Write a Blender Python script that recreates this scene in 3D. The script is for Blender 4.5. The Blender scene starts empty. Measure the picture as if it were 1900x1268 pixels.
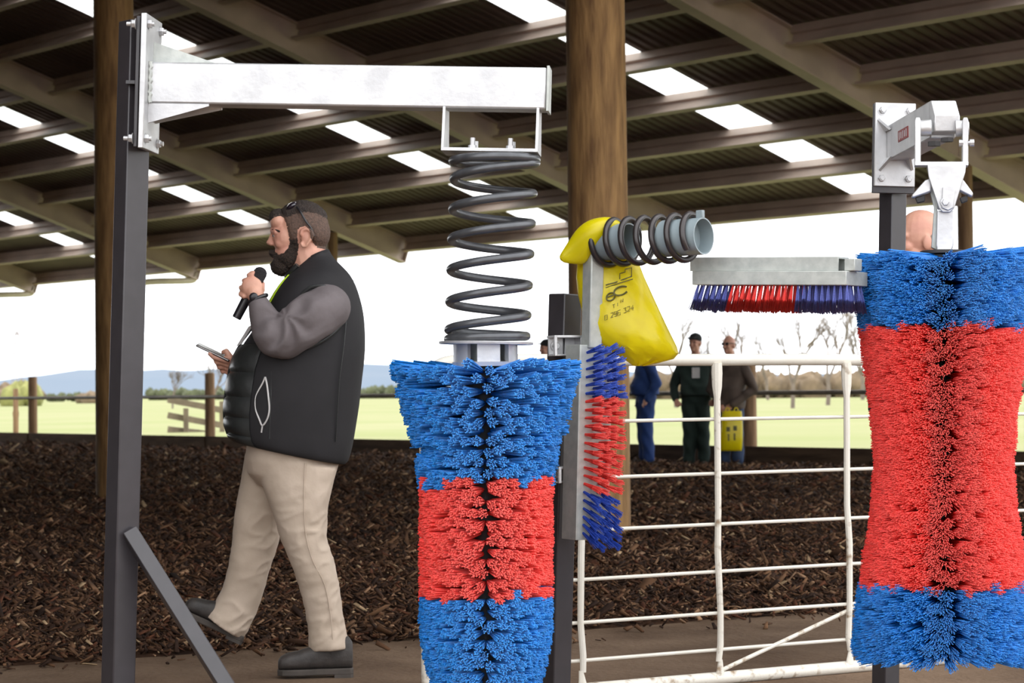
import bpy, bmesh, math, random
import numpy as np
from mathutils import Vector, Matrix
random.seed(7); rng = np.random.default_rng(11)
SC = bpy.context.scene
COL = SC.collection
V = lambda *a: np.array(a, dtype=float)

# ------------------------------------------------------------------ camera
F, CAM_H = 4486.0, 1.1                         # focal length in px of a 1900 px wide frame (85 mm), camera height
PITCH, ROLL = math.atan(90 / F), -math.atan(0.0095)
cam = bpy.data.cameras.new('camera'); camo = bpy.data.objects.new('camera', cam); COL.objects.link(camo)
cam.sensor_width = 36.0; cam.lens = 36.0 * F / 1900; cam.clip_end = 6000
CM = Matrix.Rotation(math.pi / 2 + PITCH, 3, 'X') @ Matrix.Rotation(ROLL, 3, 'Z')
camo.matrix_world = Matrix.Translation((0, 0, CAM_H)) @ CM.to_4x4()
cam.dof.use_dof = True; cam.dof.focus_distance = 8.0; cam.dof.aperture_fstop = 9.0
SC.camera = camo
CMn = np.array(CM); CP = V(0, 0, CAM_H)
def ray(x, y): return CMn @ V((x - 950) / F, -(y - 634) / F, -1)
def at(x, y, Y):                               # the world point seen at pixel (x, y) standing Y metres in front of the camera
    d = ray(x, y); return CP + d * (Y / d[1])
def on_z(x, y, z):
    d = ray(x, y); return CP + d * ((z - CAM_H) / d[2])

# ------------------------------------------------------------------ light
SC.view_settings.view_transform = 'Standard'; SC.view_settings.look = 'None'
SC.view_settings.gamma = 1.0; SC.view_settings.use_curve_mapping = False
SC.view_settings.exposure = 1.65
W = bpy.data.worlds.new('overcast_sky'); SC.world = W; W.use_nodes = True
nt = W.node_tree; nt.nodes.clear()
out = nt.nodes.new('ShaderNodeOutputWorld'); bg = nt.nodes.new('ShaderNodeBackground')
tc = nt.nodes.new('ShaderNodeTexCoord'); nz = nt.nodes.new('ShaderNodeTexNoise'); rp = nt.nodes.new('ShaderNodeValToRGB')
mp = nt.nodes.new('ShaderNodeMapping'); mp.inputs['Scale'].default_value = (1, 1, 4)
nz.inputs['Scale'].default_value = 2.2; nz.inputs['Detail'].default_value = 5
rp.color_ramp.elements[0].color = (0.80, 0.84, 0.90, 1); rp.color_ramp.elements[1].color = (1, 1, 1, 1)
rp.color_ramp.elements[0].position = 0.3; rp.color_ramp.elements[1].position = 0.6
nt.links.new(tc.outputs['Generated'], mp.inputs['Vector']); nt.links.new(mp.outputs[0], nz.inputs['Vector'])
nt.links.new(nz.outputs['Fac'], rp.inputs['Fac']); nt.links.new(rp.outputs[0], bg.inputs['Color'])
bg.inputs['Strength'].default_value = 1.0; nt.links.new(bg.outputs[0], out.inputs['Surface'])
sun = bpy.data.lights.new('veiled_sun', 'SUN'); sun.energy = 0.7; sun.angle = math.radians(35); sun.color = (1, 0.97, 0.92)
suno = bpy.data.objects.new('veiled_sun', sun); COL.objects.link(suno); suno.location = (5, 60, 25)
suno.rotation_euler = (math.radians(-26), 0, math.radians(15))

# ------------------------------------------------------------------ materials
def mat(name, col, rough=0.5, metal=0.0, var=0.15, scale=8.0, bump=0.0, bscale=None, stretch=None, col2=None, spec=0.5, contrast=(0.35, 0.65), coat=0.0, trans=0.0):
    m = bpy.data.materials.new(name); m.use_nodes = True
    t = m.node_tree; b = t.nodes['Principled BSDF']
    b.inputs['Roughness'].default_value = rough; b.inputs['Metallic'].default_value = metal
    b.inputs['Specular IOR Level'].default_value = spec
    if coat: b.inputs['Coat Weight'].default_value = coat
    c = t.nodes.new('ShaderNodeTexCoord'); mpn = t.nodes.new('ShaderNodeMapping')
    if stretch: mpn.inputs['Scale'].default_value = stretch
    t.links.new(c.outputs['Object'], mpn.inputs['Vector'])
    n = t.nodes.new('ShaderNodeTexNoise'); n.inputs['Scale'].default_value = scale; n.inputs['Detail'].default_value = 6
    t.links.new(mpn.outputs[0], n.inputs['Vector'])
    r = t.nodes.new('ShaderNodeValToRGB')
    lo = col2 if col2 is not None else tuple(x * (1 - var) for x in col); hi = col if col2 is not None else tuple(min(1, x * (1 + var)) for x in col)
    r.color_ramp.elements[0].color = (*lo, 1); r.color_ramp.elements[1].color = (*hi, 1)
    r.color_ramp.elements[0].position, r.color_ramp.elements[1].position = contrast
    t.links.new(n.outputs['Fac'], r.inputs['Fac']); t.links.new(r.outputs[0], b.inputs['Base Color'])
    if bump:
        n2 = t.nodes.new('ShaderNodeTexNoise'); n2.inputs['Scale'].default_value = bscale or scale * 4; n2.inputs['Detail'].default_value = 4
        t.links.new(mpn.outputs[0], n2.inputs['Vector'])
        bp = t.nodes.new('ShaderNodeBump'); bp.inputs['Strength'].default_value = bump; bp.inputs['Distance'].default_value = 0.02
        t.links.new(n2.outputs['Fac'], bp.inputs['Height']); t.links.new(bp.outputs[0], b.inputs['Normal'])
    if trans:
        o = t.nodes['Material Output']; tr = t.nodes.new('ShaderNodeBsdfTranslucent'); mx = t.nodes.new('ShaderNodeMixShader')
        t.links.new(r.outputs[0], tr.inputs['Color']); mx.inputs[0].default_value = trans
        t.links.new(b.outputs[0], mx.inputs[1]); t.links.new(tr.outputs[0], mx.inputs[2]); t.links.new(mx.outputs[0], o.inputs['Surface'])
    return m
M = {}
M['galv'] = mat('galvanised_steel', (0.60, 0.60, 0.605), 0.40, 0.6, scale=11, col2=(0.47, 0.47, 0.48), bump=0.05, bscale=60)
M['galv_dull'] = mat('dull_galvanised_steel', (0.50, 0.52, 0.49), 0.5, 0.35, scale=30, col2=(0.40, 0.42, 0.40), bump=0.04, bscale=90)
M['black'] = mat('black_powder_coat', (0.034, 0.030, 0.034), 0.36, 0.0, var=0.1, scale=20, spec=0.6)
M['spring'] = mat('dark_grey_spring_steel', (0.075, 0.078, 0.085), 0.3, 0.35, var=0.15, scale=25, spec=0.6)
M['spring_dark'] = mat('black_brown_spring_steel', (0.03, 0.024, 0.024), 0.3, 0.2, var=0.15, scale=25, spec=0.6)
M['pvc'] = mat('grey_plastic_pipe', (0.23, 0.28, 0.30), 0.35, 0.0, var=0.06, scale=10)
M['blue'] = mat('blue_nylon_bristle', (0.010, 0.19, 0.62), 0.4, var=0.25, scale=60)
M['red'] = mat('red_nylon_bristle', (0.92, 0.055, 0.045), 0.42, var=0.12, scale=60)
M['navy_bristle'] = mat('royal_blue_nylon_bristle', (0.018, 0.065, 0.46), 0.4, var=0.2, scale=60)
M['peri_bristle'] = mat('faded_royal_blue_bristle', (0.12, 0.15, 0.50), 0.45, var=0.2, scale=60)
M['blue_tip'] = mat('blue_bristle_cut_end', (0.035, 0.30, 0.80), 0.4, var=0.3, scale=60)
M['red_tip'] = mat('red_bristle_cut_end', (1.0, 0.13, 0.10), 0.42, var=0.1, scale=60)
M['navy_bristle_tip'] = mat('royal_blue_bristle_cut_end', (0.04, 0.12, 0.6), 0.4, var=0.2, scale=60)
M['peri_bristle_tip'] = mat('faded_blue_bristle_cut_end', (0.18, 0.2, 0.6), 0.45, var=0.2, scale=60)
M['core'] = mat('dark_brush_core', (0.012, 0.014, 0.016), 0.6, var=0.1)
M['steel_roof'] = mat('aged_steel_framing', (0.62, 0.49, 0.42), 0.45, 0.0, scale=1.5, col2=(0.46, 0.36, 0.31), bump=0.03)
M['sheet'] = mat('dusty_roof_sheet', (0.17, 0.125, 0.102), 0.55, 0.0, scale=0.8, col2=(0.12, 0.086, 0.07))
M['skylight'] = mat('translucent_skylight_sheet', (0.86, 0.88, 0.86), 0.5, var=0.03, scale=3, trans=0.9)
M['log'] = mat('treated_pine_log', (0.38, 0.215, 0.08), 0.8, var=0.3, scale=3.0, col2=(0.15, 0.074, 0.026), stretch=(6, 6, 0.9), bump=0.35, bscale=9, contrast=(0.3, 0.7))
M['log_out'] = mat('weathered_fence_log', (0.30, 0.18, 0.10), 0.85, scale=3.0, col2=(0.17, 0.095, 0.05), stretch=(6, 6, 0.5), bump=0.3, bscale=9)
M['board'] = mat('dark_stained_kick_board', (0.12, 0.078, 0.052), 0.85, spec=.1, scale=2.5, col2=(0.052, 0.034, 0.024), stretch=(0.4, 0.4, 3), bump=0.2)
M['white_paint'] = mat('worn_white_gate_paint', (0.72, 0.69, 0.62), 0.5, scale=9, col2=(0.66, 0.62, 0.54), bump=0.06)
M['white_worn'] = mat('mud_splashed_white_paint', (0.72, 0.68, 0.6), 0.55, scale=22, col2=(0.30, 0.21, 0.13), contrast=(0.30, 0.44), bump=0.08)
M['cream'] = mat('cream_plastic_pipe', (0.62, 0.55, 0.43), 0.5, var=0.08, scale=3)
# ------------------------------------------------------------------ mesh helpers
def nrm(v): v = np.asarray(v, float); return v / max(1e-12, np.linalg.norm(v))
def yaw_axes(deg):                              # e1 to the right, e2 away from the camera, both turned about z
    a = math.radians(deg); return V(math.cos(a), math.sin(a), 0), V(-math.sin(a), math.cos(a), 0), V(0, 0, 1)
class MB:
    def __init__(s): s.v = []; s.f = []
    def add(s, vs, fs):
        n = len(s.v); s.v.extend([tuple(map(float, p)) for p in vs]); s.f.extend([tuple(i + n for i in f) for f in fs]); return s
    def box(s, c, size, ax=None):
        ex, ey, ez = ax if ax is not None else (V(1, 0, 0), V(0, 1, 0), V(0, 0, 1))
        c = np.asarray(c, float); a, b, d = [x / 2 for x in size]
        vs = [c + ex * (a * i) + ey * (b * j) + ez * (d * k) for k in (-1, 1) for j in (-1, 1) for i in (-1, 1)]
        return s.add(vs, [(0, 2, 3, 1), (4, 5, 7, 6), (0, 1, 5, 4), (1, 3, 7, 5), (3, 2, 6, 7), (2, 0, 4, 6)])
    def beam(s, p0, p1, w, h, side=None):         # box along p0-p1; w across 'side', h across the third axis
        p0, p1 = np.asarray(p0, float), np.asarray(p1, float); d = nrm(p1 - p0)
        sd = np.asarray(side if side is not None else V(0, 1, 0), float); sd = nrm(sd - d * (sd @ d)); up = np.cross(d, sd)
        return s.box((p0 + p1) / 2, (np.linalg.norm(p1 - p0), w, h), (d, sd, up))
    def rings(s, rs, closed=False, caps=True):
        n = len(rs[0]); vs = [p for r in rs for p in r]; fs = []
        m = len(rs)
        for i in range(m if closed else m - 1):
            a, b = i * n, ((i + 1) % m) * n
            for j in range(n):
                k = (j + 1) % n; fs.append((a + j, a + k, b + k, b + j))
        if caps and not closed: fs.append(tuple(range(n))[::-1]); fs.append(tuple(range((m - 1) * n, m * n)))
        return s.add(vs, fs)
    def tube(s, path, r, n=10, closed=False, caps=True, squash=None):
        P = [np.asarray(p, float) for p in path]; m = len(P)
        rad = r if hasattr(r, '__len__') else [r] * m
        rs = []; prev = None
        for i in range(m):
            if closed: t = nrm(P[(i + 1) % m] - P[i - 1])
            else: t = nrm(P[min(i + 1, m - 1)] - P[max(i - 1, 0)])
            if prev is None:
                a = V(0, 0, 1) if abs(t[2]) < 0.9 else V(0, 1, 0); x = nrm(np.cross(a, t))
            else: x = nrm(prev - t * (prev @ t))
            prev = x; y = np.cross(t, x)
            rs.append([P[i] + rad[i] * (math.cos(q) * x + math.sin(q) * y) for q in np.linspace(0, 2 * math.pi, n, endpoint=False)])
        return s.rings(rs, closed, caps)
    def lathe(s, base, axis, prof, n=24, caps=True):   # prof: (distance along axis, radius)
        ax = nrm(axis); a = V(0, 0, 1) if abs(ax[2]) < 0.9 else V(1, 0, 0); x = nrm(np.cross(a, ax)); y = np.cross(ax, x)
        base = np.asarray(base, float)
        rs = [[base + ax * h + r * (math.cos(q) * x + math.sin(q) * y) for q in np.linspace(0, 2 * math.pi, n, endpoint=False)] for h, r in prof]
        return s.rings(rs, False, caps)
    def prism(s, pts, vec):                         # planar polygon (3d points) pushed along vec
        pts = [np.asarray(p, float) for p in pts]; vec = np.asarray(vec, float); n = len(pts)
        fs = [tuple(range(n))[::-1], tuple(range(n, 2 * n))] + [(i, (i + 1) % n, (i + 1) % n + n, i + n) for i in range(n)]
        return s.add(pts + [p + vec for p in pts], fs)
    def ellipsoid(s, c, r, n=20, m=12, ax=None):
        ex, ey, ez = ax if ax is not None else (V(1, 0, 0), V(0, 1, 0), V(0, 0, 1)); c = np.asarray(c, float)
        rr = r if hasattr(r, '__len__') else (r, r, r)
        rs = []
        for i in range(m + 1):
            ph = -math.pi / 2 + math.pi * (0.02 + 0.96 * i / m)
            rs.append([c + ex * rr[0] * math.cos(ph) * math.cos(q) + ey * rr[1] * math.cos(ph) * math.sin(q) + ez * rr[2] * math.sin(ph) for q in np.linspace(0, 2 * math.pi, n, endpoint=False)])
        return s.rings(rs)
    def capsule(s, p0, r0, p1, r1, n=14):
        p0, p1 = np.asarray(p0, float), np.asarray(p1, float); d = p1 - p0; L = np.linalg.norm(d)
        if L < 1e-6: return s.ellipsoid(p0, max(r0, r1), n, 8)
        pr = [(-r0 * math.cos(q), max(1e-4, r0 * math.sin(q))) for q in np.linspace(0.12, math.pi / 2, 5)] + \
             [(L + r1 * math.sin(q), max(1e-4, r1 * math.cos(q))) for q in np.linspace(0, math.pi / 2 - 0.12, 5)]
        return s.lathe(p0, d, pr, n)
    def mesh(s, name, origin=(0, 0, 0)):
        me = bpy.data.meshes.new(name); o = np.asarray(origin, float)
        me.from_pydata([tuple(np.asarray(p) - o) for p in s.v], [], s.f)
        return me
    def build(s, name, m, parent=None, smooth=30, bevel=0.0, origin=None, normals=True):
        org = ORG[parent.name] if parent is not None else (V(0, 0, 0) if origin is None else np.asarray(origin, float))
        me = s.mesh(name, org)
        if normals:
            b = bmesh.new(); b.from_mesh(me); bmesh.ops.recalc_face_normals(b, faces=b.faces); b.to_mesh(me); b.free()
        return link(name, me, m, parent, smooth, bevel, org)
ORG = {}
def link(name, me, m, parent=None, smooth=30, bevel=0.0, org=None):
    if m is not None and len(me.materials) == 0: me.materials.append(M[m] if isinstance(m, str) else m)
    if smooth:
        me.polygons.foreach_set('use_smooth', [True] * len(me.polygons)); me.set_sharp_from_angle(angle=math.radians(smooth))
    o = bpy.data.objects.new(name, me); COL.objects.link(o)
    if parent is not None: o.parent = parent; ORG[o.name] = ORG[parent.name]
    else:
        o.location = tuple(org) if org is not None else (0, 0, 0); ORG[o.name] = V(0, 0, 0) if org is None else np.asarray(org, float)
    if bevel:
        b = o.modifiers.new('bevel', 'BEVEL'); b.width = bevel; b.segments = 2; b.limit_method = 'ANGLE'; b.angle_limit = math.radians(50)
    return o
def thing(name, label, cat, loc=(0, 0, 0), group=None, kind=None):
    o = bpy.data.objects.new(name, None); COL.objects.link(o); o.location = tuple(map(float, loc)); o.empty_display_size = 0.1
    ORG[o.name] = np.asarray(loc, float)
    if kind: o['kind'] = kind
    if label: o['label'] = label
    if cat: o['category'] = cat
    if group: o['group'] = group
    return o
def tag(o, label, cat, group=None):
    o['label'] = label; o['category'] = cat
    if group: o['group'] = group
    return o
def blob(mb, voxel=0.006, smooth_it=4, factor=0.5):  # one continuous skin over overlapping volumes
    me = mb.mesh('blob'); b = bmesh.new(); b.from_mesh(me); bmesh.ops.recalc_face_normals(b, faces=b.faces); b.to_mesh(me); b.free()
    o = bpy.data.objects.new('blob', me); COL.objects.link(o)
    r = o.modifiers.new('r', 'REMESH'); r.mode = 'VOXEL'; r.voxel_size = voxel
    if smooth_it: sm = o.modifiers.new('s', 'SMOOTH'); sm.factor = factor; sm.iterations = smooth_it
    dg = bpy.context.evaluated_depsgraph_get(); res = bpy.data.meshes.new_from_object(o.evaluated_get(dg))
    bpy.data.objects.remove(o); bpy.data.meshes.remove(me); res.materials.clear()
    return res
def blob_part(name, mb, m, parent, voxel=0.006, smooth_it=4, factor=0.5, disp=None):
    me = blob(mb, voxel, smooth_it, factor); org = ORG[parent.name]
    co = np.empty(len(me.vertices) * 3, 'f'); me.vertices.foreach_get('co', co); co = co.reshape(-1, 3)
    if disp is not None: co = disp(co.astype(float))
    co = co - org; me.vertices.foreach_set('co', co.ravel().astype('f')); me.update()
    return link(name, me, m, parent, 180)
def superring(c, ex, ey, a, b, n=28, p=2.0):
    r = []
    for q in np.linspace(0, 2 * math.pi, n, endpoint=False):
        cx, sx = math.cos(q), math.sin(q)
        r.append(c + ex * (a * math.copysign(abs(cx) ** (2 / p), cx)) + ey * (b * math.copysign(abs(sx) ** (2 / p), sx)))
    return r
def bolt(parent, c, axis, r=0.011, h=0.009, stud=0.0, m='galv', name='bolt'):
    ax = nrm(axis); b = MB().lathe(c, ax, [(0, r), (h * 0.8, r), (h, r * 0.85)], 6)
    b.lathe(c, -ax, [(0, r * 1.35), (0.002, r * 1.35)], 14)
    if stud: b.lathe(np.asarray(c) + ax * h, ax, [(0, r * 0.55), (stud, r * 0.55)], 10)
    return b.build(name, m, parent)
def curve_tube(pts, n=8):                         # Catmull-Rom
    P = [np.asarray(p, float) for p in pts]; P = [2 * P[0] - P[1]] + P + [2 * P[-1] - P[-2]]; o = []
    for i in range(1, len(P) - 2):
        for t in np.linspace(0, 1, n, endpoint=False):
            a, b, c, d = P[i - 1:i + 3]
            o.append(0.5 * (2 * b + (c - a) * t + (2 * a - 5 * b + 4 * c - d) * t * t + (3 * b - a - 3 * c + d) * t ** 3))
    o.append(P[-2]); return o
# ------------------------------------------------------------------ shed roof: a pitched steel roof whose far eave runs from far left to near right
U = V(0.60743296, -0.79437095, 0); HH = V(0.79437095, 0.60743296, 0)
E0 = V(-0.891, 40.605, 3.5); SL = math.atan(0.34)
UP = -HH * math.cos(SL) + V(0, 0, math.sin(SL)); NN = np.cross(U, UP); NN = NN if NN[2] > 0 else -NN
RAFT = [-1.65 + 7.11 * k for k in range(-3, 5)]          # rafter stations along the eave
TR = 13.85                                              # eave to ridge along the slope
def rp_(u, t, n=0.0): return E0 + U * u + UP * t + NN * n
ROOF = thing('ceiling', None, None, rp_(0, 0), kind='structure')
rows = [0.0] + [1.2 + 1.175 * k for k in range(0, 11)]
def purlin_mesh():
    L = 7.11 - 0.2; b = MB()
    prof = [(0, 0.0), (-0.09, 0.0), (-0.09, 0.03), (-0.085, 0.03), (-0.085, 0.012), (-0.01, 0.012), (-0.01, 0.155), (-0.06, 0.16), (-0.06, 0.26), (0.0, 0.26)]
    b.prism([U * 0.1 + UP * (-a) + NN * c for a, c in prof], U * L)
    return b
PM = purlin_mesh().mesh('purlin'); PM.materials.append(M['steel_roof'])
for i in range(len(RAFT) - 1):
    for k, t in enumerate(rows):
        o = bpy.data.objects.new('purlin', PM); COL.objects.link(o); o.parent = ROOF; o.location = tuple(U * RAFT[i] + UP * t)
# rafters: I-beams 0.42 deep hanging below the purlin line
def rafter_mesh(tmax):
    b = MB(); lo, hi = -0.17, 0.25; w = 0.105; tf = 0.02
    A, Z = UP * -0.05, UP * (tmax + 0.05)
    prof = [(-w, lo), (w, lo), (w, lo + tf), (0.012, lo + tf), (0.012, hi - tf), (w, hi - tf), (w, hi), (-w, hi), (-w, hi - tf), (-0.012, hi - tf), (-0.012, lo + tf), (-w, lo + tf)]
    b.prism([A + U * a + NN * c for a, c in prof], Z)
    b.box(A + NN * 0.04, (0.21, 0.02, 0.42), (U, UP, NN))   # end plate
    return b
RM = rafter_mesh(TR).mesh('rafter'); RM.materials.append(M['steel_roof'])
for u in RAFT:
    o = bpy.data.objects.new('rafter', RM); COL.objects.link(o); o.parent = ROOF; o.location = tuple(U * u)
# ribbed sheets and skylight strips
def sheet_mesh(u0, u1, t0, t1, flip=False):
    b = MB(); pitch = 0.19; x = u0; pts = []
    while x < u1 - 1e-6:
        for dx, z in ((0, 0), (0.095, 0), (0.115, 0.035), (0.17, 0.035)):
            if x + dx < u1: pts.append((x + dx, z))
        x += pitch
    pts.append((u1, 0))
    for j, t in enumerate((t0, t1)):
        b.v.extend([tuple(U * x + UP * t + NN * (0.262 + z)) for x, z in pts])
    n = len(pts); b.f = [(i, i + 1, n + i + 1, n + i) for i in range(n - 1)]
    return b
SKY = 0.82
for i in range(len(RAFT) - 1):
    c = RAFT[i] + 7.11 / 2 + 0.55
    for (a, z, nm, mm) in ((RAFT[i], c - SKY / 2, 'roof_sheet', 'sheet'), (c - SKY / 2, c + SKY / 2, 'skylight_sheet', 'skylight'), (c + SKY / 2, RAFT[i + 1], 'roof_sheet', 'sheet')):
        link(nm, sheet_mesh(a, z, -0.12, TR).mesh(nm), mm, ROOF, 0)
# the near slope, behind and above the camera, with its own rafters
DN = HH * -math.cos(SL) - V(0, 0, math.sin(SL)); RIDGE = UP * TR; N2 = np.cross(U, DN); N2 = N2 if N2[2] > 0 else -N2
NEAR = 14.6
b = MB()
b.v = [tuple(RIDGE + U * u + N2 * 0.26 + DN * t) for t in (0, NEAR) for u in (RAFT[0], RAFT[-1])]; b.f = [(0, 1, 3, 2)]
link('roof_sheet', b.mesh('roof_sheet'), 'sheet', ROOF, 0)
for u in RAFT:
    b = MB().beam(RIDGE + U * u, RIDGE + U * u + DN * NEAR, 0.2, 0.4, U); link('rafter', b.mesh('rafter'), 'steel_roof', ROOF, 0)
b = MB().beam(RIDGE + U * RAFT[0] - V(0, 0, .12), RIDGE + U * RAFT[-1] - V(0, 0, .12), 0.22, 0.4, HH); link('ridge_beam', b.mesh('ridge_beam'), 'steel_roof', ROOF, 0)

# unseen wall added behind the camera, left, to darken the posts' left faces
def gp(u, dot, z=0.0): return E0 + U * u + HH * (dot - float(E0 @ HH)) + V(0, 0, z - E0[2])
wl = thing('wall_shade_left', None, None, gp(0, -3.1), kind='structure')
M['shade_wall_sheet'] = mat('grey_brown_shade_wall', (0.16, 0.13, 0.11), 0.7, var=.2, scale=.8)
for i in range(len(RAFT) - 1):
    bw = MB(); pts = []; x = 0.0
    while x < 7.1:
        pts += [(x, 0), (x + .1, 0), (x + .12, .03), (x + .17, .03)]; x += .19
    pts.append((7.11, 0)); n_ = len(pts)
    for z in (0.0, 3.75): bw.v.extend([tuple(U * (RAFT[i] + a) + HH * c + V(0, 0, z)) for a, c in pts])
    bw.f = [(q, q + 1, n_ + q + 1, n_ + q) for q in range(n_ - 1)]
    link('shade_wall_sheet', bw.mesh('shade_wall_sheet'), 'shade_wall_sheet', wl, 0)
# log poles ---------------------------------------------------------------
def gp(u, dot, z=0.0): return E0 + U * u + HH * (dot - float(E0 @ HH)) + V(0, 0, z - E0[2])
def log_pole(base, r0, r1, h, label, m='log', name='log_pole', grp=None, cat='pole', n=22):
    prof = []; base = np.asarray(base, float)
    rs = []
    for z in np.linspace(-0.3, h, 16):
        r = r0 + (r1 - r0) * z / h
        rs.append([base + V(math.cos(q), math.sin(q), 0) * r * (1 + 0.012 * math.sin(3 * q + z * 0.9) + 0.01 * math.sin(5 * q - z * 1.7)) + V(0, 0, z) for q in np.linspace(0, 2 * math.pi, n, endpoint=False)])
    o = MB().rings(rs).build(name, m, None, 40, origin=base)
    return tag(o, label, cat, grp)
pc = at(1113.5, 900, 17.1); pl = at(216, 850, 22.76)
log_pole((pc[0], pc[1], 0), 0.215, 0.205, 7.75, 'thick brown log pole standing behind the yellow bag', grp='round log poles under the ridge')
log_pole((pl[0], pl[1], 0), 0.195, 0.185, 7.75, 'brown log pole half hidden behind the tall black post', grp='round log poles under the ridge')
FD = 22.06                                           # the fence line, just inside the eave
POLE_U = {}
for k, (u, lab) in enumerate(((RAFT[2], 'slim eave log pole beside the cream downpipe'), (RAFT[3], "slim eave log pole behind the speaker's head"), (RAFT[5], 'slim eave log pole behind the red and blue hourglass brush'))):
    p = gp(u, FD + 0.45); h = 3.5 + (23.96 - FD - .45) * 0.34 - 0.19
    t = log_pole(p, 0.10, 0.095, h, lab, 'log_out', grp='eave poles')
    for s in (-1,):
        MB().box(p + V(0, 0, h - 0.12) + U * -0.02 - HH * 0.11, (0.09, 0.015, 0.75), (U, HH, V(0, 0, 1))).build('strap_bracket', 'steel_roof', t)
# downpipe: from the rafter end sideways and down the eave pole
for u, lab in ((RAFT[2], 'cream downpipe running from the roof edge down an eave pole'), (RAFT[1], 'cream pipe elbow under the roof edge at the far left')):
    e = rp_(u, -0.05, -0.06); q = gp(u, FD + 0.62, 0)
    t = thing('downpipe', lab, 'pipe', (q[0], q[1], 0), 'roof downpipes')
    top = V(q[0], q[1], e[2] - 0.12)
    top = top + U * -0.02
    path = curve_tube([e + V(0, 0, .04), e + (top - e) * 0.04 + V(0, 0, -.06), e + (top - e) * .15 - V(0, 0, .1), e * .2 + top * .8 - V(0, 0, .06), top + V(0, 0, -.12), V(top[0], top[1], top[2] - .4)], 5)
    MB().tube(path, 0.065, 12).build('elbow_pipe', 'cream', t)
    MB().tube([V(top[0], top[1], top[2] - .3), V(top[0], top[1], 0)], 0.06, 12).build('down_pipe', 'cream', t)
    MB().tube([V(top[0], top[1], 1.42), V(top[0], top[1], 1.47)], 0.072, 12).build('pipe_clip', 'steel_roof', t)
# ------------------------------------------------------------------ ground
def gmat_lane():
    m = mat('trodden_dirt', (0.20, 0.135, 0.09), 0.9, spec=.1, scale=1.6, col2=(0.11, 0.07, 0.045), bump=0.5, bscale=30)
    return m
M['lane'] = gmat_lane()
M['bark_soil'] = mat('dark_bark_mulch', (0.060, 0.031, 0.018), 0.95, spec=.06, scale=9, col2=(0.018, 0.010, 0.007), bump=1.0, bscale=26)
M['grass'] = mat('bright_pasture', (0.205, 0.222, 0.088), 0.9, scale=0.12, col2=(0.24, 0.24, 0.12), spec=.1, bump=0.3, bscale=8)
def plane_grid(name, pts_fn, nu, nv, m, kind='structure'):
    b = MB()
    for i in range(nu + 1):
        for j in range(nv + 1): b.v.append(tuple(pts_fn(i / nu, j / nv)))
    b.f = [(i * (nv + 1) + j, (i + 1) * (nv + 1) + j, (i + 1) * (nv + 1) + j + 1, i * (nv + 1) + j + 1) for i in range(nu) for j in range(nv)]
    me = b.mesh(name); o = link(name, me, m, None, 180); o['kind'] = kind; return o
def wob(x, y): return 0.5 * math.sin(x * 1.7 + y * 0.6) + 0.3 * math.sin(x * 3.9 - y * 2.3 + 1) + 0.2 * math.sin(x * 7.1 + y * 5.2)
# edge of the bark bed on the ground (near side), as a line from left to right
BE0, BE1 = on_z(0, 1236, 0), on_z(1600, 1136, 0); BD = nrm(BE1 - BE0); BN = V(-BD[1], BD[0], 0)
def bark_z(p):
    d = (p - BE0) @ BN + 0.10 * wob(p[0] * 1.3, p[1])
    return 0.10 * (1 - math.exp(-max(0, d) / 0.8)) + (0.035 * wob(p[0], p[1]) if d > 0 else 0) * min(1, max(0, d) / 1.5) - (0.02 if d <= 0 else 0)
# keep the lane plane inside the fence line
def floor_pt(a, c):
    p = gp(-60 + 190 * a, -80 + (FD + 80) * c); return V(p[0], p[1], 0.004 * wob(p[0] * 2, p[1] * 2))
fl = plane_grid('floor', floor_pt, 130, 90, 'lane')
def bark_pt(a, c):
    s = -14 + 34 * a; q = BE0 + BD * s
    # from the bed's near edge away to the kick board
    end = (FD - 0.02 - q @ HH) / (BN @ HH)
    d = -0.15 + (end + 0.15) * c ** 1.6
    p = q + BN * d; return V(p[0], p[1], bark_z(p))
bk = plane_grid('bark_bed', bark_pt, 150, 150, 'bark_soil')
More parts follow.
